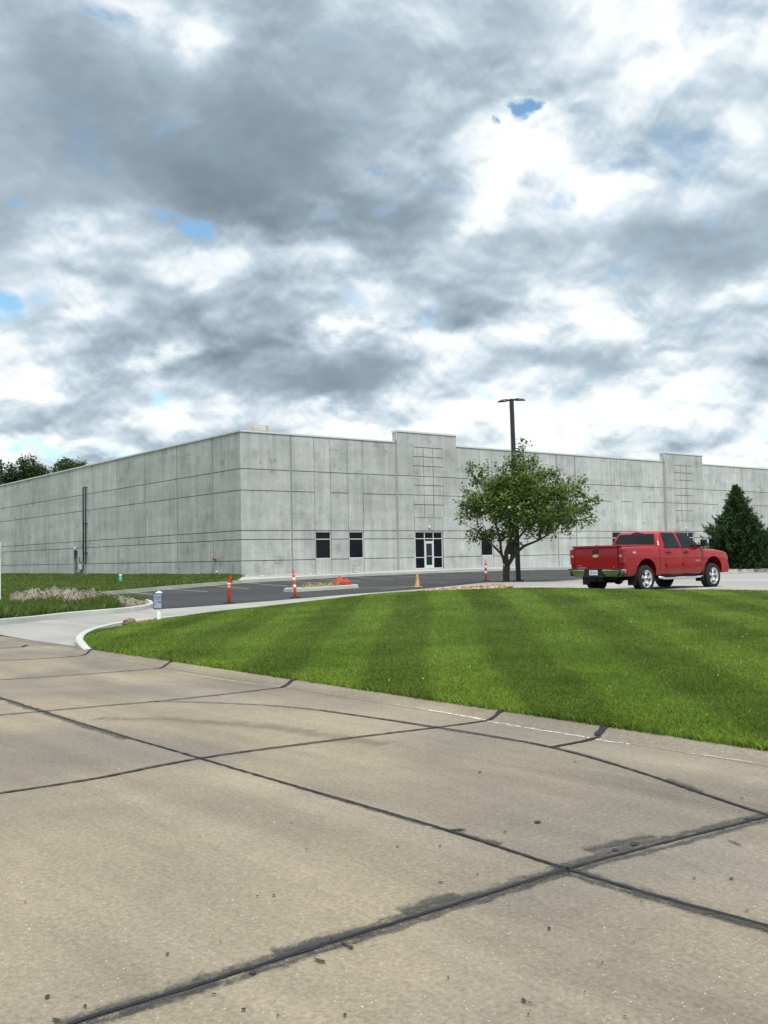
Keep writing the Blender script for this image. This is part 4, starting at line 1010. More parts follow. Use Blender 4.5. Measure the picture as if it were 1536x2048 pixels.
# cab
def ring(bm, z, x0, x1, hy, r=.10, xbow=0.):
    vs = []; n = 4
    for cx_, cy_, a0 in ((x1-r, hy-r, 0), (x0+r, hy-r, 90), (x0+r, -hy+r, 180), (x1-r, -hy+r, 270)):
        for k in range(n+1):
            a = math.radians(a0+90*k/n); vs.append(bm.verts.new((cx_+r*math.cos(a), cy_+r*math.sin(a), z)))
    return vs
CABZ = [(1.27, .735, 3.22, .955, .07), (1.34, .745, 3.14, .935, .07), (1.56, .84, 2.80, .845, .08), (1.76, .93, 2.46, .755, .09), (1.825, .98, 2.30, .715, .12), (1.858, 1.06, 2.16, .63, .18), (1.872, 1.22, 1.98, .45, .2)]
def cab(bm):
    rs_ = [ring(bm, *c) for c in CABZ]
    for a, b in zip(rs_, rs_[1:]):
        n = len(a)
        for i in range(n): f = bm.faces.new((a[i], a[(i+1) % n], b[(i+1) % n], b[i])); f.smooth = True
    bm.faces.new(rs_[-1]); bm.faces.new(rs_[0][::-1])
cabo = add('cab', cab, M_RED)
def cab_at(z, k): return float(np.interp(z, [c[0] for c in CABZ], [c[k] for c in CABZ]))
def side_panel(bm, poly, off=.004, sgn=-1, nz=6):
    """a patch lying on the slanted side of the cab; poly (x, z) convex"""
    vs = [bm.verts.new((x, sgn*(cab_at(z, 3)+off), z)) for x, z in poly]; f = bm.faces.new(vs if sgn < 0 else vs[::-1])
RW = [(1.04, 1.345), (1.86, 1.345), (1.84, 1.56), (1.80, 1.755), (1.76, 1.785), (1.16, 1.785), (1.12, 1.765)]
FW = [(1.98, 1.345), (2.99, 1.345), (2.92, 1.40), (2.72, 1.56), (2.50, 1.72), (2.42, 1.765), (2.34, 1.785), (1.96, 1.785), (1.94, 1.765)]
def frame_of(poly, g):
    cx_, cz_ = sum(p[0] for p in poly)/len(poly), sum(p[1] for p in poly)/len(poly)
    return [(cx_+(x-cx_)*(1+g/abs(x-cx_+1e-6)*1 if abs(x-cx_) > g else 1), cz_+(z-cz_)*(1+g/abs(z-cz_) if abs(z-cz_) > g else 1)) for x, z in poly]
# doors: panels a few millimetres proud of the body with a dark gap round them
def door_panel(bm, x0, x1, z0, z1, sgn, off=.007):
    nx, nz = 6, 9; g = []
    for i in range(nx+1):
        row = []
        for j in range(nz+1):
            x = x0+(x1-x0)*i/nx; z = z0+(z1-z0)*j/nz; e = 0 if 0 < i < nx and 0 < j < nz else -.009
            row.append(bm.verts.new((x, sgn*(side_y(z, x)+off+e), z)))
        g.append(row)
    # finer rim
    for i in range(nx):
        for j in range(nz): f = bm.faces.new((g[i][j], g[i+1][j], g[i+1][j+1], g[i][j+1])); f.smooth = True
def handle(bm, x, z, sgn):
    y = side_y(z, x)+.01; bbox(bm, x-.10, x+.10, min(sgn*y, sgn*(y+.035)), max(sgn*y, sgn*(y+.035)), z-.022, z+.022, None, .01)
    lathe(bm, [(.01, -.005), (.06, -.004), (.06, .002), (.01, .003)], 14, Matrix.Translation((x, sgn*(y-.002), z)) @ Matrix.Rotation(math.pi/2, 4, 'X'))
for sgn in (-1, 1):
    for nm, (x0, x1), poly, hx in (('rear_door', (.985, 1.895), RW, 1.17), ('front_door', (1.915, 3.02), FW, 2.11)):
        d = add(nm, lambda bm: door_panel(bm, x0, x1, .56, 1.325, sgn), M_RED)
        add('window', lambda bm: side_panel(bm, poly, .008, sgn), M_TGLASS, d)
        add('window_seal', lambda bm: side_panel(bm, frame_of(poly, .022), .004, sgn), M_BLK, d)
        add('handle', lambda bm: handle(bm, hx, 1.19, sgn), M_BLK, d)
        add('side_moulding', lambda bm: bbox(bm, x0+.03, x1-.03, *sorted((sgn*(side_y(.80)+.006), sgn*(side_y(.80)+.026))), .74, .85, None, .008), M_RED, d)
    # panel gaps between cab, bed and fender
    def gaps(bm):
        for x in (.715, .975, 1.905, 3.03):
            for za, zb in zip(np.linspace(.53, 1.31, 10), np.linspace(.53, 1.31, 10)[1:]):
                ya, yb = side_y(za, x)+.001, side_y(zb, x)+.001; w = .008 if x != .715 else .014
                f = bm.faces.new([bm.verts.new(p) for p in ((x-w, sgn*ya, za), (x+w, sgn*ya, za), (x+w, sgn*yb, zb), (x-w, sgn*yb, zb))])
        bbox(bm, .97, 3.04, *sorted((sgn*.955, sgn*(.966))), 1.325, 1.338)
    add('door_gap', gaps, M_BLK, body)
    # wheel arch lips
    for LX, LR in ((0, .52), (3.645, .54)):
      def lips(bm):
        for x0, r in ((LX, LR),):
            pts = [(x0+r*1.0*math.cos(a), sgn*(side_y(.48+(r+.03)*max(0, math.sin(a))**.8, x0+r*math.cos(a))+.004), .48+(r+.03)*math.sin(a)**.8) for a in np.linspace(.12, math.pi-.12, 18)]
            tube(bm, [(pts[0][0], pts[0][1], .5)]+pts+[(pts[-1][0], pts[-1][1], .5)], .010, 6)
      add('wheel_arch_lip', lips, M_RED, body)
    # running board: bright tube with step pads
    def board(bm):
        y = sgn*1.0; tube(bm, [(.66, sgn*.86, .46), (.72, y, .425), (.9, y, .40), (2.8, y, .40), (2.93, y, .42), (2.98, sgn*.86, .46)], .042, 10)
    rbd = add('running_board', board, M_CHR)
    for x in (1.2, 2.35): add('step_pad', lambda bm: bbox(bm, x-.28, x+.28, sgn*1.0-.05, sgn*1.0+.05, .432, .448, None, .006), M_BLK, rbd)
    def flap(x, w):
        def f(bm): bbox(bm, x, x+.02, *sorted((sgn*.70, sgn*.985)), w, .58)
        return f
    add('mud_flap', flap(-.545, .23), M_BLK); add('mud_flap', flap(3.06, .25), M_BLK)
    # mirrors
    def mir(bm): bbox(bm, 2.84, 3.00, *sorted((sgn*1.03, sgn*1.24)), 1.36, 1.58, None, .04); bbox(bm, 2.88, 2.97, *sorted((sgn*.90, sgn*1.06)), 1.36, 1.42, None, .015)
    mm_ = add('wing_mirror', mir, M_BLK)
    add('mirror_cap', lambda bm: bbox(bm, 2.93, 3.025, *sorted((sgn*1.025, sgn*1.248)), 1.44, 1.588, None, .04), M_CHR, mm_)
    # tail lamps
    def tl(bm):
        bbox(bm, -1.125, -.90, *sorted((sgn*.835, sgn*.992)), .88, 1.325, None, .03)
    tlo = add('tail_light', tl, M_TLAMP)
    add('reversing_lens', lambda bm: bbox(bm, -1.132, -1.0, *sorted((sgn*.845, sgn*.94)), 1.08, 1.14, None, .01), M_LCLR, tlo)
    add('headlight', lambda bm: bbox(bm, 4.30, 4.54, *sorted((sgn*.60, sgn*.92)), .84, 1.10, None, .03), M_LCLR)
def wheel(x, y, sgn):
    w = add('wheel', lambda bm: lathe(bm, [(.26, -.135), (.335, -.137), (.39, -.125), (.408, -.10), (.411, -.03), (.405, -.025), (.411, -.02), (.411, .03), (.405, .035), (.411, .04), (.408, .10), (.39, .125), (.335, .137), (.26, .135)], 36, Matrix.Translation((x, y, .41)) @ Matrix.Rotation(math.pi/2, 4, 'X'), False), M_RUB)
    def rim(bm):
        T_ = Matrix.Translation((x, y+sgn*.125, .41)) @ Matrix.Rotation(-sgn*math.pi/2, 4, 'X')
        lathe(bm, [(.262, -.24), (.262, -.02), (.27, .005), (.262, .012), (.235, -.01), (.225, -.06), (.225, -.2)], 32, T_, False)
        # the lathe closes its ends; spokes stand in front
        lathe(bm, [(.02, -.03), (.085, -.03), (.075, .0), (.05, .012), (.02, .014)], 20, T_)
        for k in range(5):
            a = k*2*math.pi/5+.3
            R_ = T_ @ Matrix.Rotation(a, 4, 'Z')
            vs = []
            for r_, hw, zt in ((.05, .050, -.005), (.15, .042, .004), (.225, .064, -.002), (.25, .070, .0)):
                vs.append([bm.verts.new(R_ @ Vector(p)) for p in ((r_, -hw, zt-.035), (r_, -hw*.75, zt), (r_, hw*.75, zt), (r_, hw, zt-.035))])
            for a_, b_ in zip(vs, vs[1:]):
                for i in range(3): bm.faces.new((a_[i], a_[i+1], b_[i+1], b_[i]))
    r = add('rim', rim, M_ALLOY, w)
    add('brake_disc', lambda bm: lathe(bm, [(.02, -.12), (.224, -.12), (.224, -.10), (.02, -.10)], 24, Matrix.Translation((x, y+sgn*.125, .41)) @ Matrix.Rotation(-sgn*math.pi/2, 4, 'X')), M_BLK, w)
    add('hub_cap', lambda bm: lathe(bm, [(.005, .012), (.034, .012), (.034, .02), (.005, .022)], 14, Matrix.Translation((x, y+sgn*.125, .41)) @ Matrix.Rotation(-sgn*math.pi/2, 4, 'X')), M_BLK, w)
for x in (0, 3.645):
    for s_ in (-1, 1): wheel(x, s_*.865, s_)
# rear: tailgate, tonneau, bumper, plate, lamps
tg = add('tailgate', lambda bm: bbox(bm, -1.135, -1.09, -.785, .785, .64, 1.345, None, .015), M_RED)
add('tailgate_gap', lambda bm: bbox(bm, -1.106, -1.08, -.797, .797, .62, 1.352), M_BLK, tg)
add('tailgate_handle', lambda bm: bbox(bm, -1.15, -1.12, -.115, .115, 1.20, 1.31, None, .01), M_BLK, tg)
def bow(bm):
    pts = [(-.115, -.016), (-.085, .028), (-.040, .028), (-.040, .045), (.062, .045), (.055, .028), (.125, .028), (.100, -.024), (.045, -.024), (.040, -.045), (-.055, -.045), (-.050, -.024), (-.118, -.024)]
    a = [bm.verts.new((-1.150, -y, 1.115+z)) for y, z in pts]; b = [bm.verts.new((-1.13, -y, 1.115+z)) for y, z in pts]; n = len(a)
    bm.faces.new(a); bm.faces.new(b[::-1])
    for i in range(n): bm.faces.new((a[i], a[(i+1) % n], b[(i+1) % n], b[i]))
add('emblem', bow, M_GOLD, tg)
RB = Matrix(((0, 0, -1, 0), (-1, 0, 0, 0), (0, 1, 0, 0), (0, 0, 0, 1)))      # text on the rear: reads from behind
text_mesh('lettering', 'SILVERADO', .062, .002, M_ALLOY, tg, Matrix.Translation((-1.139, .53, .76)) @ RB)
text_mesh('lettering', 'CHEVROLET', .03, .002, M_ALLOY, tg, Matrix.Translation((-1.139, .60, .83)) @ RB)
text_mesh('lettering', 'LT', .05, .002, M_ALLOY, tg, Matrix.Translation((-1.139, -.66, .77)) @ RB)
RS = Matrix(((1, 0, 0, 0), (0, 0, -1, 0), (0, 1, 0, 0), (0, 0, 0, 1)))       # text on the right side
text_mesh('lettering', 'SILVERADO', .055, .002, M_ALLOY, body, Matrix.Translation((2.72, -1.012, .915)) @ RS)
text_mesh('badge', '4x4', .11, .003, M_CHR, body, Matrix.Translation((-.60, -1.002, 1.20)) @ RS, .004)
tn = add('bed_cover', lambda bm: (bbox(bm, -1.13, .70, -.90, .90, 1.375, 1.432, None, .022), bbox(bm, -1.15, -1.05, -.78, .78, 1.36, 1.43, None, .02)), M_RED)
add('latch', lambda bm: bbox(bm, -1.10, -1.04, -.05, .05, 1.432, 1.446, None, .005), M_BLK, tn)
def bump_sec(sgn):
    def f(bm):
        xs = [(.33, -1.285), (.60, -1.28), (.80, -1.255), (.93, -1.20), (.985, -1.12), (.99, -1.0)]
        prof = [(.085, .50), (.065, .515), (.035, .60), (.006, .685), (.0, .70), (.02, .71)]
        rows = [[bm.verts.new((x+dx*(1 if y < .97 else 0), sgn*(y-(dx if y >= .97 else 0)), z)) for dx, z in prof] for y, x in xs]
        for a, b in zip(rows, rows[1:]):
            for i in range(len(a)-1): fc = bm.faces.new((a[i], a[i+1], b[i+1], b[i])); fc.smooth = True
    return f
for sgn in (-1, 1): add('rear_bumper', bump_sec(sgn), M_CHR)
def bstep(bm):
    bbox(bm, -1.275, -1.06, -.96, .96, .705, .735, None, .008); bbox(bm, -1.262, -1.10, -.36, .36, .47, .71, None, .01); bbox(bm, -1.20, -1.08, -.93, .93, .52, .70); bbox(bm, -1.10, -1.02, -.96, .96, .50, .70)
add('bumper_step', bstep, M_BLK)
pl = add('number_plate', lambda bm: bbox(bm, -1.275, -1.263, -.155, .155, .545, .70, None, .003), M_PLATE)
text_mesh('plate_text', '530 315 B', .058, .001, M_PLTXT, pl, Matrix.Translation((-1.2762, 0, .612)) @ RB, .001)
text_mesh('plate_text', 'Illinois', .03, .001, M_PLTXT, pl, Matrix.Translation((-1.2762, .07, .676)) @ RB)
# glass front and back
def rearglass(bm):
    vs = []
    for y, z in ((-.74, 1.36), (.74, 1.36), (.715, 1.56), (.645, 1.755), (.60, 1.775), (-.60, 1.775), (-.645, 1.755), (-.715, 1.56)):
        vs.append(bm.verts.new((cab_at(z, 1)-.008, y, z)))
    bm.faces.new(vs)
add('rear_window', rearglass, M_TGLASS)
def windshield(bm):
    bm.faces.new([bm.verts.new((cab_at(z, 2)+.008, y, z)) for y, z in ((-.84, 1.33), (.84, 1.33), (.77, 1.56), (.66, 1.77), (-.66, 1.77), (-.77, 1.56))])
add('windscreen', windshield, M_TGLASS)
bl = add('high_brake_light', lambda bm: bbox(bm, cab_at(1.81, 1)-.03, cab_at(1.81, 1)+.06, -.20, .20, 1.795, 1.84, None, .012), M_TLAMP)
for ya in (-.19, .11): add('cargo_lens', lambda bm: bbox(bm, cab_at(1.81, 1)-.036, cab_at(1.81, 1), ya, ya+.08, 1.80, 1.835, None, .008), M_LCLR, bl)
add('front_bumper', lambda bm: bbox(bm, 4.30, 4.64, -.955, .955, .50, .79, None, .05), M_RED)
add('grille', lambda bm: bbox(bm, 4.50, 4.585, -.58, .58, .82, 1.04, None, .02), M_CHR)
add('seats', lambda bm: (bbox(bm, 1.3, 1.42, -.6, .6, 1.0, 1.5, None, .04),), M_BLK)
# ------------------------------------------------------------------ trees
def mat_bark(name, c):
    mt, t, b = material(name, .9, c, .15); p = t.new('ShaderNodeTexCoord').outputs['Object']
    n = t.noise(t.vm('MULTIPLY', p, (1., 1., .25)), 22., 6, .65)
    t.put(b.inputs['Base Color'], scaled(t, tuple(c), t.math('MULTIPLY_ADD', n, 1.2, .4))); bump(t, b, n, .8, .02); return mt
def mat_leaf(name, ramp_, trans=.3, rough=.5, spec=.35):
    mt, t, b = material(name, rough, (.1, .2, .05), spec)
    at = t.new('ShaderNodeAttribute', attribute_type='GEOMETRY', attribute_name='tone').outputs['Fac']
    c = t.ramp(at, ramp_); n = t.noise(t.new('ShaderNodeNewGeometry').outputs['Position'], 1.3, 3, .6)
    c = scaled(t, c, t.math('MULTIPLY_ADD', n, .9, .55)); t.put(b.inputs['Base Color'], c)
    if trans: add_translucent(mt, t, b, trans, 1.3)
    return mt
M_BARK = mat_bark('bark', (.075, .062, .05))
M_LEAF = mat_leaf('leaves', [(0., (.036, .068, .013)), (.5, (.088, .148, .025)), (.80, (.16, .225, .042)), (.86, (.12, .10, .03)), (.9, (.17, .22, .10)), (1., (.26, .31, .19))], .28)
M_LEAFD = mat_leaf('far_leaves', [(0., (.025, .048, .016)), (.6, (.05, .085, .025)), (1., (.10, .14, .045))], .25)
M_NEED = mat_leaf('needles', [(0., (.010, .026, .010)), (.55, (.022, .050, .016)), (1., (.052, .095, .026))], .1, .6, .25)
def leafset(centers, n, size, rs, droop=.3, spread=1.):
    """kite shaped leaves in little bunches about twig ends; centers (x, y, z, r)"""
    C_ = np.array(centers); wts = C_[:, 3]**2.2; idx = rs.choice(len(C_), n//6, p=wts/wts.sum())
    d = rs.randn(len(idx), 3); d /= np.linalg.norm(d, axis=1)[:, None]; rad = rs.rand(len(idx))**.45
    tw = C_[idx, :3]+d*(C_[idx, 3]*rad)[:, None]*np.array([1, 1, .82])
    P_ = np.repeat(tw, 6, 0)+rs.randn(len(tw)*6, 3)*size*.85
    k = len(P_); a = rs.uniform(0, 2*np.pi, k); tilt = rs.normal(-droop, .5, k)
    ax = np.c_[np.cos(a)*np.cos(tilt), np.sin(a)*np.cos(tilt), np.sin(tilt)]
    sd_ = np.cross(ax, [0, 0, 1.])+rs.randn(k, 3)*.35; sd_ /= np.linalg.norm(sd_, axis=1)[:, None]
    L_s = size*rs.uniform(.7, 1.3, k)[:, None]
    V = np.zeros((k, 4, 3)); V[:, 0] = P_; V[:, 1] = P_+ax*L_s*.45+sd_*L_s*.42; V[:, 2] = P_+ax*L_s; V[:, 3] = P_+ax*L_s*.45-sd_*L_s*.42
    return V.reshape(-1, 3), k
def grow(base, forkz, cents, rbase, bm, rs, trunk_pts=None):
    """trunk and limbs reaching into every leaf bunch"""
    nodes = [(Vector(base), None)]; tp = trunk_pts or [Vector((base[0], base[1], base[2]+(forkz-base[2])*f)) for f in (.5, 1.)]
    for p in tp: nodes.append((Vector(p), len(nodes)-1))
    nt = len(nodes); order = sorted(range(len(cents)), key=lambda i: (Vector(cents[i][:3])-nodes[nt-1][0]).length)
    for i in order:
        c = Vector(cents[i][:3]); best = min(range(nt-1, len(nodes)), key=lambda j: (nodes[j][0]-c).length+.35*(nodes[j][0]-nodes[nt-1][0]).length+(5 if nodes[j][0].z > c.z+.5 else 0))
        p0 = nodes[best][0]; mid = p0.lerp(c, .5)+Vector(rs.uniform(-.1, .1, 3))*(c-p0).length+Vector((0, 0, .08*(c-p0).length))
        nodes.append((mid, best)); nodes.append((c, len(nodes)-1))
    wgt = [0.]*len(nodes); kids = [0]*len(nodes)
    for i, (p, q) in enumerate(nodes):
        if q is not None: kids[q] += 1
    for i in range(len(nodes)-1, -1, -1):
        if kids[i] == 0: wgt[i] = 1.
        if nodes[i][1] is not None: wgt[nodes[i][1]] += wgt[i]
    tot = wgt[0]; R_ = [rbase*max(.07, (w/tot)**.48) for w in wgt]
    for i, (p, q) in enumerate(nodes):
        if q is None: continue
        a, b = nodes[q][0], p; r0 = min(R_[q], R_[i]*1.35) if q >= nt else R_[q]; m_ = a.lerp(b, .5)+Vector(rs.uniform(-.03, .03, 3))*(b-a).length
        tube(bm, [a, m_, b], [r0 if q == 0 else min(r0, R_[i]*1.25), (r0+R_[i])/2 if q == 0 else R_[i]*1.1, R_[i]], 7 if R_[i] > rbase*.3 else 5)
    return nodes
# --- the small broad tree in the stone bed
TD = 43.5; rs = np.random.RandomState(21)
tb = at_depth(1013, 1166.5, TD); PXM = TD/FPX
LOB = [(1047,886,7,1),(1040,897,8,1),(1037,908,9,1),(1024,922,14,1),(1060,925,15,1),(1068,915,9,1),(1038,930,16,2),(1005,938,15,1),(996,933,8,1),(940,932,9,1),(946,945,11,1),(962,935,7,1),(975,932,5,1),(957,962,14,1),(972,955,11,1),
       (985,972,22,2),(1015,965,26,3),(1048,958,26,3),(1078,945,16,2),(1072,928,9,1),(1097,948,15,1),(1110,942,9,1),(1113,958,12,1),(1138,957,5,1),(1137,952,5,1),(1162,963,8,1),(1173,958,7,1),(1145,978,13,2),(1135,972,9,1),
       (1160,990,14,1),(1178,1000,12,1),(1192,995,8,1),(1198,992,5,1),(1118,985,24,3),(1085,985,28,3),(1050,990,30,4),(1012,997,30,4),(978,1000,26,3),(950,1005,20,2),(933,1012,14,1),(922,1007,8,1),(930,985,8,1),(925,975,5,1),(943,988,10,1),
       (918,1032,7,1),(922,1044,6,1),(935,1028,14,1),(960,1026,17,2),(1000,1030,22,3),(1040,1028,28,4),(1080,1025,28,4),(1118,1020,26,3),(1150,1018,20,2),(1172,1020,14,1),(1185,1032,9,1),(1178,1042,10,1),(1158,1046,13,1),(1130,1044,20,2),(1095,1048,22,3),
       (1060,1052,20,2),(930,1074,8,1),(942,1070,12,1),(960,1066,14,1),(950,1080,8,1),(985,1068,16,2),(1008,1072,14,1),(1020,1052,18,2),(1108,1062,10,1),(1128,1066,8,1),(1080,1066,12,1),(1060,1072,8,1),(1030,1090,8,1),(1000,1088,6,1),(1012,1130,4,1),(1006,1142,3,1)]
cents = []
for px, py, r_, k in LOB:
    half = math.sqrt(max(.05, 1-((px-1055)/150)**2-((py-1010)/135)**2))*130*PXM
    for j in range(k):
        dy = 0 if k == 1 else half*(-.95+1.9*(j+.5)/k)+rs.uniform(-.2, .2)
        if k == 1: dy = rs.uniform(-.5, .5)*half
        q = at_depth(px+(rs.uniform(-5, 5) if k > 1 else 0), py+(rs.uniform(-4, 4) if k > 1 else 0), TD+dy); cents.append((*q, r_*PXM*(.98 if k > 1 else 1.1)*(TD+dy)/TD))
bm = bmesh.new()
trp = [Vector(at_depth(*a)) for a in [(1012,1150,TD),(1014,1132,TD)]]
tree = empty('small_tree', tb, 0, label='small broad leafy tree with forked trunk beside the lamp post', cat='tree')
def place(o, root):
    o.parent = root; o.matrix_parent_inverse = Matrix.Translation(-Vector(root.location)); return o
main = [[(1014,1132),(1003,1108),(985,1090),(970,1078)], [(1014,1132),(1030,1108),(1048,1092),(1078,1080),(1095,1070)], [(1014,1132),(1012,1105),(1022,1075),(1035,1045),(1042,1010)], [(1022,1118),(1030,1085),(1050,1060),(1075,1035)], [(1003,1108),(1000,1080),(992,1050),(978,1025)], [(1078,1080),(1080,1062),(1100,1040),(1135,1020)]]
rr = [(.085,.06,.045,.03), (.10,.08,.065,.045,.03), (.10,.09,.07,.055,.04), (.07,.055,.045,.03), (.06,.05,.04,.03), (.05,.045,.035,.025)]
tube(bm, [tb - np.array([0,0,.1]), tb]+[tuple(p) for p in trp], [.17, .155, .145, .15], 12)
mn = []
for pl_, r_ in zip(main, rr):
    pts = [Vector(at_depth(x, y, TD+(i*.28 if pl_ is main[3] else -i*.22 if pl_ is main[1] else i*.1))) for i, (x, y) in enumerate(pl_)]
    tube(bm, pts, list(r_), 8); mn += pts[1:]
# limbs from the main stems to every bunch
for c in cents:
    cv = Vector(c[:3]); p0 = min(mn, key=lambda q: (q-cv).length+(1.5 if q.z > cv.z+.3 else 0)); L0 = (cv-p0).length
    m1 = p0.lerp(cv, .5)+Vector(rs.uniform(-.12, .12, 3))*L0
    tube(bm, [p0, m1, cv], [.026, .018, .008], 5, False)
    for _ in range(3): e = cv+Vector(rs.randn(3)).normalized()*c[3]*.9; tube(bm, [m1.lerp(cv, .6), e], [.008, .004], 4, False)
place(frombm('trunk', bm, M_BARK), tree)
V, k = leafset(cents, 24000, .132, rs, .35)
tone = np.repeat(np.clip(rs.normal(.45, .2, k//6), 0, .8), 6)[:k]+rs.normal(0, .08, k); tone = np.where(rs.rand(k) < .07, rs.uniform(.86, 1, k), np.clip(tone, 0, .83))
place(bigmesh('crown', V, 4, M_LEAF, None, tone), tree)

# --- trees far behind the building
def far_tree(lobes, D_, base_px, n, leaf, seed, label, rb=.35):
    rs = np.random.RandomState(seed); cs = []
    for px, py, r_ in lobes:
        for j in range(2 if r_ > 12 else 1):
            dy = rs.uniform(-2.5, 2.5); cs.append((*at_depth(px, py, D_+dy), r_*D_/FPX))
    x, y, _ = at_depth(base_px, 1100, D_); root = empty('tree', (x, y, 0), 0, label=label, cat='tree', group='trees behind the warehouse')
    bm = bmesh.new(); grow((x, y, -.2), min(c[2] for c in cs)*.6, cs, rb, bm, rs); place(frombm('trunk', bm, M_BARK), root)
    V, k = leafset(cs, n, leaf, rs, .2); tn_ = np.clip(np.repeat(rs.normal(.45, .25, k//6), 6)+rs.normal(0, .1, k), 0, 1)
    place(bigmesh('crown', V, 4, M_LEAFD, None, tn_), root)
far_tree([(-30,935,22),(-10,930,16),(2,926,6),(4,935,5),(-20,960,30),(-60,950,30),(0,958,10),(-60,985,35),(-10,985,25)], 158, -25, 6500, .42, 1, 'tall dark tree behind the warehouse, cut off by the left edge of the picture')
far_tree([(21,928,3),(20,936,4),(27,934,4),(28,942,8),(15,942,6),(38,948,8),(20,952,10),(32,956,10),(10,958,8),(42,962,6),(25,972,16),(10,980,16),(40,980,14)], 152, 24, 5200, .36, 2, 'dense dark green tree behind the warehouse, second from the left edge')
far_tree([(44,917,3.5),(50,924,5),(60,916,3.5),(66,919,3.5),(67,926,4),(40,926,4),(45,934,6),(54,932,5),(62,936,6),(72,932,5),(80,933,4),(76,941,7),(86,938,4),(92,944,4),(95,949,5),(56,944,9),(66,948,9),(85,951,6),(48,950,6),(75,958,10),(60,962,12),(90,962,10)], 150, 66, 5200, .34, 3, 'open airy tree with ragged crown behind the warehouse roof')
far_tree([(112,932,3),(119,929,3),(127,924,4),(133,923,4),(122,936,5),(113,941,5),(107,945,4),(131,932,5),(139,926,3),(141,934,5),(150,928,3.5),(156,926,3),(148,936,5),(156,933,4),(165,931,3.5),(170,928,2.5),(120,948,8),(135,946,9),(150,945,8),(165,943,7)], 149, 137, 4200, .34, 4, 'low flat topped tree just showing over the warehouse roof')

# --- evergreens on the right
def evergreen(px, base_py, D_, prof, seed, label, npl=1500):
    rs = np.random.RandomState(seed); b0 = np.array(at_depth(px, base_py, D_)); sc = D_/FPX
    root = empty('evergreen', tuple(b0), 0, label=label, cat='evergreen tree', group='evergreens in the stone bed')
    H_ = (base_py-prof[0][0])*sc; hs = [(base_py-p[0])*sc for p in prof][::-1]; rsx = [p[1]*sc for p in prof][::-1]
    bm = bmesh.new(); tube(bm, [tuple(b0-[0, 0, .1]), tuple(b0+[0, 0, H_*.5]), tuple(b0+[0, 0, H_*.97])], [.11, .07, .01], 8)
    VV = []; TT_ = []
    for i in range(npl):
        h = H_*(1-rs.rand()**.62)*.99 if i > 40 else H_*rs.uniform(.75, .99); R0 = float(np.interp(h, hs, rsx))
        lump = .90+.5*noise.noise(Vector((math.cos(i*2.4)*1.3, h*1.7, seed+math.sin(i*2.4)*1.3)))
        inner = rs.rand() < .35; a = i*2.39996+rs.uniform(-.2, .2); rr_ = R0*lump*(rs.uniform(.25, .75) if inner else rs.uniform(.72, 1.12) if rs.rand() < .9 else rs.uniform(1.15, 1.45))
        if h > H_*.8: rr_ *= rs.uniform(.4, 1.9)
        up = .35+.75*(h/H_)+rs.uniform(-.15, .2); tipd = np.array([math.cos(a), math.sin(a), up]); tipd /= np.linalg.norm(tipd)
        L0 = rs.uniform(.32, .62)*(1.0-.45*h/H_); tip = b0+[rr_*math.cos(a), rr_*math.sin(a), h]; st = tip-tipd*L0
        if i % 3 == 0: tube(bm, [tuple(b0+[0, 0, max(.1, h-rr_*.35)]), tuple(st), tuple(tip)], [.02, .012, .004], 4, False)
        n = 34; f = rs.rand(n)**.8; P_ = st+(tip+tipd*.1-st)*f[:, None]+rs.randn(n, 3)*.085*(1.15-f)[:, None]
        ax = tipd+rs.randn(n, 3)*.55; ax /= np.linalg.norm(ax, axis=1)[:, None]; sd_ = np.cross(ax, rs.randn(n, 3)); sd_ /= np.linalg.norm(sd_, axis=1)[:, None]; Ls = rs.uniform(.07, .15, n)[:, None]
        q = np.zeros((n, 4, 3)); q[:, 0] = P_; q[:, 1] = P_+ax*Ls*.4+sd_*Ls*.16; q[:, 2] = P_+ax*Ls; q[:, 3] = P_+ax*Ls*.4-sd_*Ls*.16
        VV.append(q.reshape(-1, 3)); TT_.append(np.clip((.12 if inner else .30)+.5*f+rs.normal(0, .12)+rs.randn(n)*.12, 0, 1))
    place(frombm('trunk', bm, M_BARK), root); place(bigmesh('needles', np.concatenate(VV), 4, M_NEED, None, np.concatenate(TT_)), root)
evergreen(1478, 1141, 49, [(972,1),(980,3),(992,8),(1005,14),(1015,20),(1028,28),(1042,42),(1060,55),(1080,66),(1100,72),(1120,76),(1132,72),(1141,58)], 5, 'large dark conical evergreen behind the front of the red pickup', 3000)
evergreen(1562, 1140, 50, [(1040,2),(1050,10),(1065,24),(1080,36),(1100,46),(1120,50),(1140,38)], 6, 'lower evergreen cut off by the right edge of the picture', 1100)
# stone bed and kerb round them
M_ST2 = M_ST
kr = [at_depth(*a) for a in [(1330,1149.5,46),(1400,1147.5,46.5),(1460,1146,47),(1536,1143.5,47.5),(1640,1140,48.5)]]
def zkr(x, y): return float(np.interp(x/y, [p[0]/p[1] for p in kr], [p[2] for p in kr]))
krs = smoothline([(p[0], p[1]) for p in kr], 5)
sweep('bed_kerb', krs, [(0, -.3), (0, .01), (.015, .13), (.04, .15), (.15, .15), (.155, -.3)], zkr, M_KERB, **S)
bk = offset_line(krs, .15); bk2 = offset_line(krs, 5.0); V = []; F = []
for a, b in zip(bk, bk2): V += [(a[0], a[1], zkr(*a)+.13), ((a[0]+b[0])/2, (a[1]+b[1])/2, zkr(*a)+.26), (b[0], b[1], zkr(*a)+.15), (b[0]*1.01, b[1]*1.01, zkr(*a)-.4)]
for i in range(len(bk)-1):
    for j in range(3): F.append((i*4+j, (i+1)*4+j, (i+1)*4+j+1, i*4+j+1))
frompy('stone_bed', V, F, M_ST[1], None, True, **S)
bm = bmesh.new(); rs = np.random.RandomState(9)
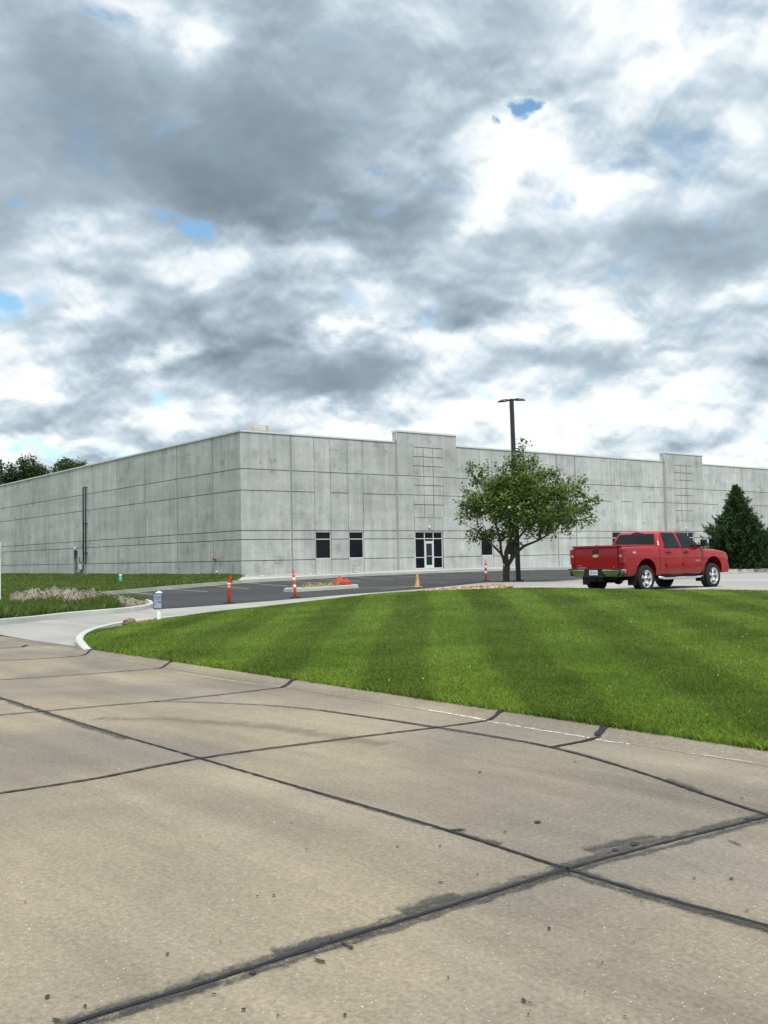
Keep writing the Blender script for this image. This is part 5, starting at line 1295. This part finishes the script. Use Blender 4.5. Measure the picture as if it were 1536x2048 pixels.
for _ in range(1500):
    f = rs.rand(); g = rs.rand()**1.3; i = int(f*(len(bk)-1)); a, b = Vector(bk[i]), Vector(bk2[i]); a = a.lerp(Vector(bk[i+1]), rs.rand()); p = a.lerp(b, g); z = zkr(*p)+np.interp(g, [0, .5, 1], [.13, .26, .15])
    r_ = rs.uniform(.02, .07); r0 = bmesh.ops.create_icosphere(bm, subdivisions=1, radius=r_, matrix=Matrix.Translation((p.x, p.y, z+.01)) @ Matrix.Rotation(rs.uniform(0, 6.3), 4, 'Z') @ Matrix.Diagonal((1.2, .8, .5, 1))); mi = rs.randint(4)
    for v in r0['verts']:
        v.co += Vector(rs.uniform(-.2, .2, 3)*r_)
        for fc in v.link_faces: fc.material_index = mi
me = bpy.data.meshes.new('bed_stones'); bm.to_mesh(me); bm.free()
for c in M_ST: me.materials.append(c)
link('bed_stones', me, None, None, kind='stuff', label='brown and tan stones in the bed under the evergreens')
# ------------------------------------------------------------------ lamp post
M_POLE = plainmat('dark_bronze_paint', (.018, .024, .034), .45, .4)
pb = at_depth(1037, 1164, 45); LPm = empty('lamp_post', pb, 0, label='tall dark square lamp post with two flat heads behind the small tree', cat='street lamp')
ptop = EYE + (at_depth(1023, 798, 45)[2]-EYE); PH = ptop-pb[2]
bm = bmesh.new(); w0, w1 = .095, .085
ra = .18
M_ = Matrix.Rotation(ra, 4, 'Z')
vs0 = [bm.verts.new(M_ @ Vector((x*w0, y*w0, .0))) for x, y in ((-1, -1), (1, -1), (1, 1), (-1, 1))]; vs1 = [bm.verts.new(M_ @ Vector((x*w1, y*w1, PH))) for x, y in ((-1, -1), (1, -1), (1, 1), (-1, 1))]
for i in range(4): bm.faces.new((vs0[i], vs0[(i+1) % 4], vs1[(i+1) % 4], vs1[i]))
bm.faces.new(vs1); bmesh.ops.bevel(bm, geom=[e for e in bm.edges if abs(e.verts[0].co.z-e.verts[1].co.z) > 1], offset=.015, segments=2, affect='EDGES')
frombm('pole', bm, M_POLE, LPm)
bm = bmesh.new(); bbox(bm, -.2, .2, -.2, .2, -.02, .10, M_, .03); frombm('base_cover', bm, M_POLE, LPm)
bm = bmesh.new(); lathe(bm, [(.01, -.35), (.26, -.35), (.26, -.02), (.01, -.015)], 20); frombm('footing', bm, M_KERB, LPm)
for sg in (-1, 1):
    bm = bmesh.new(); R2 = Matrix.Rotation(-.25 if sg > 0 else -.25, 4, 'Z')
    z = PH-.06; pr = [(.09, .035, .05, .0), (.17, .04, .055, .0), (.22, .11, .085, -.01), (.34, .16, .075, -.015), (.50, .155, .05, -.02), (.62, .10, .02, -.03)]
    rings = []
    for x, hw, hh, dz in pr: rings.append([bm.verts.new(R2 @ Vector((sg*x, yy, z+zz+dz))) for yy, zz in ((-hw, -.01), (-hw*.7, hh), (hw*.7, hh), (hw, -.01), (hw*.6, -.03), (-hw*.6, -.03))])
    for a, b in zip(rings, rings[1:]):
        for i in range(6): bm.faces.new((a[i], a[(i+1) % 6], b[(i+1) % 6], b[i]))
    bm.faces.new(rings[0]); bm.faces.new(rings[-1]); bmesh.ops.recalc_face_normals(bm, faces=bm.faces); frombm('lamp_head', bm, M_POLE, LPm)

LPm.rotation_euler = (0, math.radians(-.75), 0)
# ------------------------------------------------------------------ channelizer posts
M_ORG = plainmat('orange_plastic', (.62, .065, .012), .5, .4, 0, .2, 9); M_BAND = plainmat('white_band', (.68, .68, .66), .4, .4, 0, .12, 20)
M_ORGD = plainmat('faded_dark_orange', (.36, .035, .02), .6, .3, 0, .3, 12); M_ORGB = plainmat('amber_band', (.72, .22, .05), .5, .3, 0, .2, 10)
def delineator(px, py, H, label, tilt=(0, 0), worn=False):
    p = ground_at(px, py, .003); r = empty('traffic_post', p, 0.3*px % 3, label=label, cat='traffic post', group='orange posts along the car park edge')
    bm = bmesh.new(); lathe(bm, [(.02, 0), (.235, 0), (.24, .02), (.20, .04), (.06, .055), (.055, .08)], 8); frombm('rubber_base', bm, M_RUB, r)
    Tm = Matrix.Rotation(tilt[0], 4, 'X') @ Matrix.Rotation(tilt[1], 4, 'Y')
    w = .062
    bm = bmesh.new(); lathe(bm, [(.05, .05), (w, .07), (w*.92, .5*H), (w*.78, .80*H), (w*.70, .84*H), (.02, .85*H)], 16, Tm); frombm('tube', bm, M_ORGD if worn else M_ORG, r)
    for i, (a, b) in enumerate(((.33, .45), (.58, .70)) if not worn else ((.52, .64), (.66, .73))):
        bm = bmesh.new(); ra_ = lambda f: w*(.995-.22*f)*1.04
        lathe(bm, [(ra_(a)-.006, a*H-.001), (ra_(a)+.001, a*H), (ra_(b)+.001, b*H), (ra_(b)-.006, b*H+.001)], 16, Tm); frombm('reflective_band', bm, M_BAND if (not worn or i) else M_ORGB, r)
    bm = bmesh.new()
    if not worn:
        tube(bm, [Tm @ Vector(q) for q in ((-.028, 0, .84*H), (-.034, 0, .93*H), (-.022, 0, .985*H), (0, 0, H), (.022, 0, .985*H), (.034, 0, .93*H), (.028, 0, .84*H))], .011, 8)
        frombm('handle', bm, M_ORG, r)
    else:
        for k in range(5):
            a = -.5+.5*k; b0 = [(-.05+.015*k, -.05, .97*H-.03*k), (-.075+.01*k, -.06, .80*H), (-.055+.02*k, -.065, .70*H+.04*k)]
            tube(bm, [Tm @ Vector(q) for q in b0], [.006, .02, .008], 5)
        bbox(bm, -.045, .04, -.02, .02, .83*H, .97*H, Tm, .012); frombm('torn_handle', bm, M_ORGD, r)
    return r
delineator(458, 1207, 1.0, 'dark red worn traffic post with a torn top, leftmost of the orange posts', (0, -.02), True)
delineator(591, 1195.5, 1.10, 'orange and white banded traffic post leaning left, middle of the three orange posts', (0, -.07))
delineator(972, 1162.5, 1.08, 'orange and white banded traffic post left of the small tree', (0, .0))
# faded cone
p = ground_at(835, 1174.5, .004); cn = empty('traffic_cone', p, .4, label='faded tan traffic cone on the car park edge in front of the entrance', cat='traffic cone')
def mat_conef():
    mt, t, b = material('faded_cone', .75, (.5, .33, .16), .25); q = t.new('ShaderNodeTexCoord').outputs['Object']
    n = t.noise(t.vm('MULTIPLY', q, (1., 1., .6)), 9., 5, .65); t.put(b.inputs['Base Color'], t.mix(t.rng(n, .45, .62), (.46, .35, .19, 1), (.42, .13, .04, 1))); return mt
M_CONE = mat_conef()
bm = bmesh.new(); lathe(bm, [(.12, .03), (.118, .05), (.088, .22), (.086, .24), (.058, .42), (.03, .60), (.026, .64), (.015, .645)], 20); frombm('cone_body', bm, M_CONE, cn)
bm = bmesh.new(); bbox(bm, -.17, .17, -.17, .17, 0, .035, None, .012); frombm('base', bm, M_CONE, cn)

# ------------------------------------------------------------------ little kerbed island in the lot with dry grass and two red bags
ik = [hit(585, 1185), hit(640, 1182), hit(700, 1178.5), hit(717, 1176.5)]
a0, a1 = Vector(ik[0]), Vector(ik[-1]); dv = (a1-a0).normalized(); nv = Vector((-dv.y, dv.x))
lp_isl = [a0, a1, a1+nv*.9+dv*.1, a1+nv*1.7-dv*.5, a0+nv*1.6+dv*.6, a0+nv*.8-dv*.05]
lpi = smoothline([tuple(q) for q in lp_isl], 5, True)
lpi = [tuple(a0.lerp(a1, f)) for f in (0, .33, .66, 1)] + [tuple(a1+nv*.8+dv*.15), tuple(a1+nv*1.4-dv*.2), tuple(a0+nv*1.4+dv*.3), tuple(a0+nv*.8-dv*.1)]
sweep('lot_island_kerb', lpi, [(0, -.1), (0, .01), (.015, .15), (.04, .17), (.15, .17), (.155, -.1)], zpave, M_KERB, None, True, **S)
sheet('lot_island_soil', [tuple(Vector(q).lerp((a0+a1)/2+nv*.7, .08)) for q in lpi], zpave, M_DIRT, .15, .5, **S)
M_DRYB = plainmat('dry_grass', (.36, .31, .15), .85, .2, 0, .35, 5)
cx_, cy_ = (a0+a1)/2+nv*.6
blades('dry_grass', [tuple((a0+a1)/2+nv*.6+dv*(1.05*math.cos(a))+nv*(.5*math.sin(a))) for a in np.linspace(0, 6.28, 14)[:-1]], zpave, 1500, lambda x, y, r: .33+0*r, lambda r: .015+0*r, 1.2, M_DRYB, None, 36, 46, xr=(-.12, .0), kind='stuff', label='tuft of dry straw coloured grass on the small kerbed island')
M_BAG = plainmat('red_orange_bag', (.34, .03, .014), .6, .3, 0, .2, 10)
for i, (px, w, h, lb) in enumerate([(678, .30, .34, 'red orange sandbag heaped on the small kerbed island, the larger left one'), (691, .24, .28, 'smaller red orange sandbag on the small kerbed island, right of the larger one')]):
    q = ground_at(px, 1177.5, .13); bm = bmesh.new(); r0 = bmesh.ops.create_icosphere(bm, subdivisions=4, radius=1)
    for v in bm.verts:
        c = v.co.copy(); n_ = noise.fractal(c*2.2+Vector((i*5, 0, 0)), .8, 2, 4); c *= 1+.10*n_; c.z = max(c.z, -.25); v.co = Vector((c.x*w, c.y*w*.8, (c.z+.25)*h*.8+(.05*math.exp(-(c.x**2+c.y**2)*14) if c.z > .5 else 0)))
    for f in bm.faces: f.smooth = True
    o = frombm('sandbag', bm, M_BAG, None, True, label=lb, cat='sandbag', group='red bags on the lot island'); o.location = (q[0]+.0, q[1]+.45, q[2])
    bm = bmesh.new(); lathe(bm, [(.01, 0), (.03, .0), (.02, .05), (.045, .09), (.01, .10)], 10, Matrix.Translation((0, 0, h*.98))); frombm('tie', bm, M_BAG, o)

# ------------------------------------------------------------------ sign on a white post by the driveway
M_PVC = plainmat('white_vinyl', (.72, .76, .72), .4, .4, 0, .06, 4); M_SGF = plainmat('sign_frame', (.02, .04, .06), .5); M_SGB = plainmat('sign_blue_grey', (.27, .34, .42), .5, .3, 0, .06, 4); M_SGT = plainmat('sign_lettering', (.03, .07, .14), .5); M_SGR = plainmat('sign_red', (.34, .09, .09), .5)
SD = 25.7; sb = at_depth(318.5, 1237, SD); st_ = at_depth(316, 1181, SD); SH = st_[2]-sb[2]; face = .05
SG = empty('small_sign', (sb[0], sb[1], sb[2]-.01), face, label='small blue grey sign on a short white post at the driveway', cat='sign')
pxm = SD/FPX
bm = bmesh.new(); bbox(bm, -.048, .048, -.048, .048, -.05, SH-.09, None, .006); frombm('post', bm, M_PVC, SG)
bm = bmesh.new(); bbox(bm, -.058, .058, -.058, .058, SH-.09, SH-.06, None, .004)
ap = bm.verts.new((0, 0, SH)); sq = [bm.verts.new(p) for p in ((-.078, -.078, SH-.045), (.078, -.078, SH-.045), (.078, .078, SH-.045), (-.078, .078, SH-.045))]; sq2 = [bm.verts.new((p.co.x, p.co.y, SH-.058)) for p in sq]
for i in range(4): bm.faces.new((sq[i], sq[(i+1) % 4], ap)); bm.faces.new((sq2[i], sq2[(i+1) % 4], sq[(i+1) % 4], sq[i]))
bm.faces.new(sq2[::-1]); frombm('post_cap', bm, M_PVC, SG)
sx = (316.5-318.5)*pxm; sw, sh_ = 17.5*pxm, 29*pxm; zc = SH-(1201.5-1181)*pxm
bm = bmesh.new(); bbox(bm, sx-sw/2, sx+sw/2, -.075, -.050, zc-sh_/2, zc+sh_/2, Matrix.Rotation(.0, 4, 'Y'), .004); pn = frombm('frame', bm, M_SGF, SG)
bm = bmesh.new(); bbox(bm, sx-sw/2+.014, sx+sw/2-.014, -.080, -.0745, zc-sh_/2+.014, zc+sh_/2-.014); frombm('panel', bm, M_SGB, SG)
RX = Matrix(((1, 0, 0, 0), (0, 0, -1, 0), (0, 1, 0, 0), (0, 0, 0, 1)))
for txt, z, sz, dx in (('INSTALLED', .115, .036, 0), ('ALARMS BY', .062, .034, 0), ('TIM', -.02, .062, .04)):
    text_mesh('lettering', txt, sz, .001, M_SGT, SG, Matrix.Translation((sx+dx, -.082, zc+z)) @ RX, .0018)
bm = bmesh.new(); 
for x0, x1, z0, z1 in ((-.088, -.080, -.11, .01), (-.048, -.040, -.11, .01), (-.080, -.048, .002, .01), (-.080, -.048, -.11, -.102), (-.080, -.048, -.056, -.046)): bbox(bm, sx+x0, sx+x1, -.083, -.0802, zc+z0, zc+z1)
frombm('logo', bm, M_SGR, SG)
# rock and a strip of loose dirt at the lawn edge
def rock(name, px, py, w, h, seed, mat, label, D_):
    q = at_depth(px, py, D_); bm = bmesh.new(); bmesh.ops.create_icosphere(bm, subdivisions=4, radius=1)
    for v in bm.verts:
        c = v.co.copy(); n_ = noise.fractal(c*1.6+Vector((seed, 0, 0)), .7, 2, 5); n2_ = round(noise.noise(c*1.4+Vector((0, seed, 0)))*3)/3; c *= 1+.28*n_+.12*n2_; v.co = Vector((c.x*w, c.y*w*.8, c.z*h))
    o = frombm(name, bm, mat, None, False, label=label, cat='rock'); o.location = q; return o
M_ROCK = mat_ground('rock', (.09, .065, .045), (.20, .15, .10), .5, 8, 0, .6, .8)
rock('rock', 258, 1245, .16, .10, 3, M_ROCK, 'brown jagged rock at the lawn edge left of the small sign', 24.3)
bm = bmesh.new(); rs = np.random.RandomState(8)
for _ in range(160):
    f = rs.rand(); q = at_depth(268+42*f, 1246-7.5*f+rs.uniform(-1.5, 1.5), 24.5+.9*f); r_ = rs.uniform(.012, .045)
    bmesh.ops.create_icosphere(bm, subdivisions=1, radius=r_, matrix=Matrix.Translation(q) @ Matrix.Rotation(rs.uniform(0, 6), 4, 'Z') @ Matrix.Diagonal((1.4, .8, .5, 1)))
frombm('loose_dirt', bm, plainmat('loose_dirt', (.30, .20, .11), .95, .1, 0, .35, 9), None, kind='stuff', label='strip of loose brown dirt between the rock and the small sign')

# ------------------------------------------------------------------ green pipe in the field
M_GRN = plainmat('green_pipe', (.03, .36, .25), .5)
q = hit(241, 1168, _fz); gp_ = empty('marker_pipe', (q[0], q[1], float(_fz(*q))), 0, label='short green pipe with white cap standing in the rough grass', cat='pipe')
gh = (1168-1149)*q[1]/FPX
bm = bmesh.new(); lathe(bm, [(.02, -.1), (.085, -.1), (.085, gh*.86), (.02, gh*.86)], 18); frombm('tube', bm, M_GRN, gp_)
bm = bmesh.new(); lathe(bm, [(.02, gh*.84), (.095, gh*.84), (.095, gh*.97), (.07, gh), (.01, gh)], 18); frombm('cap', bm, M_PVC, gp_)

# ------------------------------------------------------------------ fittings on the side wall
M_DKP = plainmat('dark_pipe', (.022, .035, .040), .5); M_MET = plainmat('meter_grey', (.46, .50, .50), .45); M_REDP = plainmat('red_fitting', (.20, .025, .02), .5)
for px in (169.5, 174.5):
    s1_ = zr(px, 1000, False)[0]; zt_ = zr(px, 974.5, False)[1]; zb_ = zr(px, 1127, False)[1]
    bm = bmesh.new(); tube(bm, [SM @ Vector((s1_, -.05, zt_)), SM @ Vector((s1_, .13, zt_)), SM @ Vector((s1_, .16, zt_-.06)), SM @ Vector((s1_, .16, zb_))], .065, 10)
    for zz in (zr(px, 1047, False)[1], zr(px, 1106, False)[1]): bbox(bm, s1_-.10, s1_+.10, .0, .24, zz-.04, zz+.04, SM)
    frombm('wall_pipe', bm, M_DKP, BLD)
s0_, z0_ = zr(166, 1133, False)
bm = bmesh.new(); bbox(bm, s0_-.1, s0_+.6, .02, .30, z0_-.30, z0_+.22, SM, .06); gm = frombm('gas_meter', bm, M_MET, BLD)
bm = bmesh.new()
tube(bm, [SM @ Vector(v) for v in ((s0_-.9, .3, z0_+.40), (s0_-.9, .3, z0_-.25), (s0_-.2, .3, z0_-.55), (s0_+1.0, .3, z0_-.60), (s0_+1.05, .3, .35))], .045, 8); tube(bm, [SM @ Vector(v) for v in ((s0_-.9, .16, zb_), (s0_-.5, .2, z0_+.35), (s0_+.3, .2, z0_+.42), (s0_+.35, .2, z0_+.9))], .05, 8)
frombm('gas_pipe', bm, M_DKP, gm)
s0_, z0_ = zr(432, 1119, False)
bm = bmesh.new(); lathe(bm, [(.02, -.02), (.10, -.02), (.10, .02), (.05, .03), (.05, .16), (.09, .17), (.09, .22), (.02, .23)], 12, SM @ Matrix.Translation((s0_, 0, z0_)) @ Matrix.Rotation(-math.pi/2, 4, 'X'))
lathe(bm, [(.02, 0), (.05, 0), (.05, .16), (.02, .17)], 10, SM @ Matrix.Translation((s0_, .2, z0_)) @ Matrix.Rotation(.5, 4, 'Y')); frombm('fire_connection', bm, M_REDP, BLD)
s0_, z0_ = zr(434, 1144, False)
bm = bmesh.new(); lathe(bm, [(.02, -.02), (.08, -.02), (.08, .08), (.02, .1)], 10, SM @ Matrix.Translation((s0_, 0, z0_)) @ Matrix.Rotation(-math.pi/2, 4, 'X')); frombm('drain_outlet', bm, M_COPE, BLD)
# yellow guard rail round a roof hatch
M_YEL = plainmat('yellow_rail', (.50, .33, .05), .5)
RD = 74.; zf_ = TOPZ-.7; bm = bmesh.new()
def rp(px, py, d=0): return Vector(at_depth(px, py, RD+d))
for pts in ([(491.5,866,0),(491.5,854.2,0),(493,853.2,0),(516,854.0,0),(519.5,857,0),(519.6,868,0)], [(505,868,1.2),(505,851,1.2),(506.5,849.2,1.2),(531,851.2,1.2),(534,853,1.2),(534,869,1.2)], [(505,859,1.2),(533,861.5,1.2)], [(519.6,857,0),(524,854.6,.6),(531,853.6,1.2)], [(533,850,1.4),(536.5,853,1.4),(536.5,869,1.4)]):
    tube(bm, [rp(*q) for q in pts], .024, 6)
for y_ in (852, 855, 858): tube(bm, [rp(532, y_, 1.3), rp(536.5, y_+.5, 1.3)], .05, 6)
frombm('roof_rail', bm, M_YEL, BLD)
# rubble at the wall foot near the corner
bm = bmesh.new(); rs = np.random.RandomState(12)
for _ in range(220):
    s_ = rs.uniform(-.3, 10)*rs.rand()**.5; o_ = rs.uniform(.2, 1.6); q = bp(s_, o_); r_ = .03+.12*rs.rand()**4
    bmesh.ops.create_icosphere(bm, subdivisions=1, radius=r_, matrix=Matrix.Translation((q[0], q[1], float(_zs(*q))+r_*.3)) @ Matrix.Rotation(rs.uniform(0, 6), 4, 'Z') @ Matrix.Diagonal((1.5, .8, .5, 1)))
frombm('rubble', bm, plainmat('rubble', (.42, .40, .37), .9, .2, 0, .3, 6), None, kind='stuff', label='pale rubble along the foot of the front wall near the corner')
# board just cut by the left edge
q = at_depth(1.2, 1200, 38); bd = empty('sign_board', q, 0, label='white and red sign board cut off by the left edge of the picture', cat='sign')
hb = (1200-1085)*38/FPX
bm = bmesh.new(); bbox(bm, -.09, 0, -.045, .045, -.3, hb, None, .008); bbox(bm, -1.31, -1.22, -.045, .045, -.3, hb, None, .008); frombm('post', bm, M_PVC, bd)
bm = bmesh.new(); bbox(bm, -1.21, -.1, -.02, .02, hb-1.2, hb-.05); frombm('board', bm, M_PVC, bd)
bm = bmesh.new(); bbox(bm, -1.2, .003, -.050, -.0465, hb-.62, hb-.16); frombm('red_stripe', bm, plainmat('sign_pinkish_red', (.50, .12, .12), .5), bd)
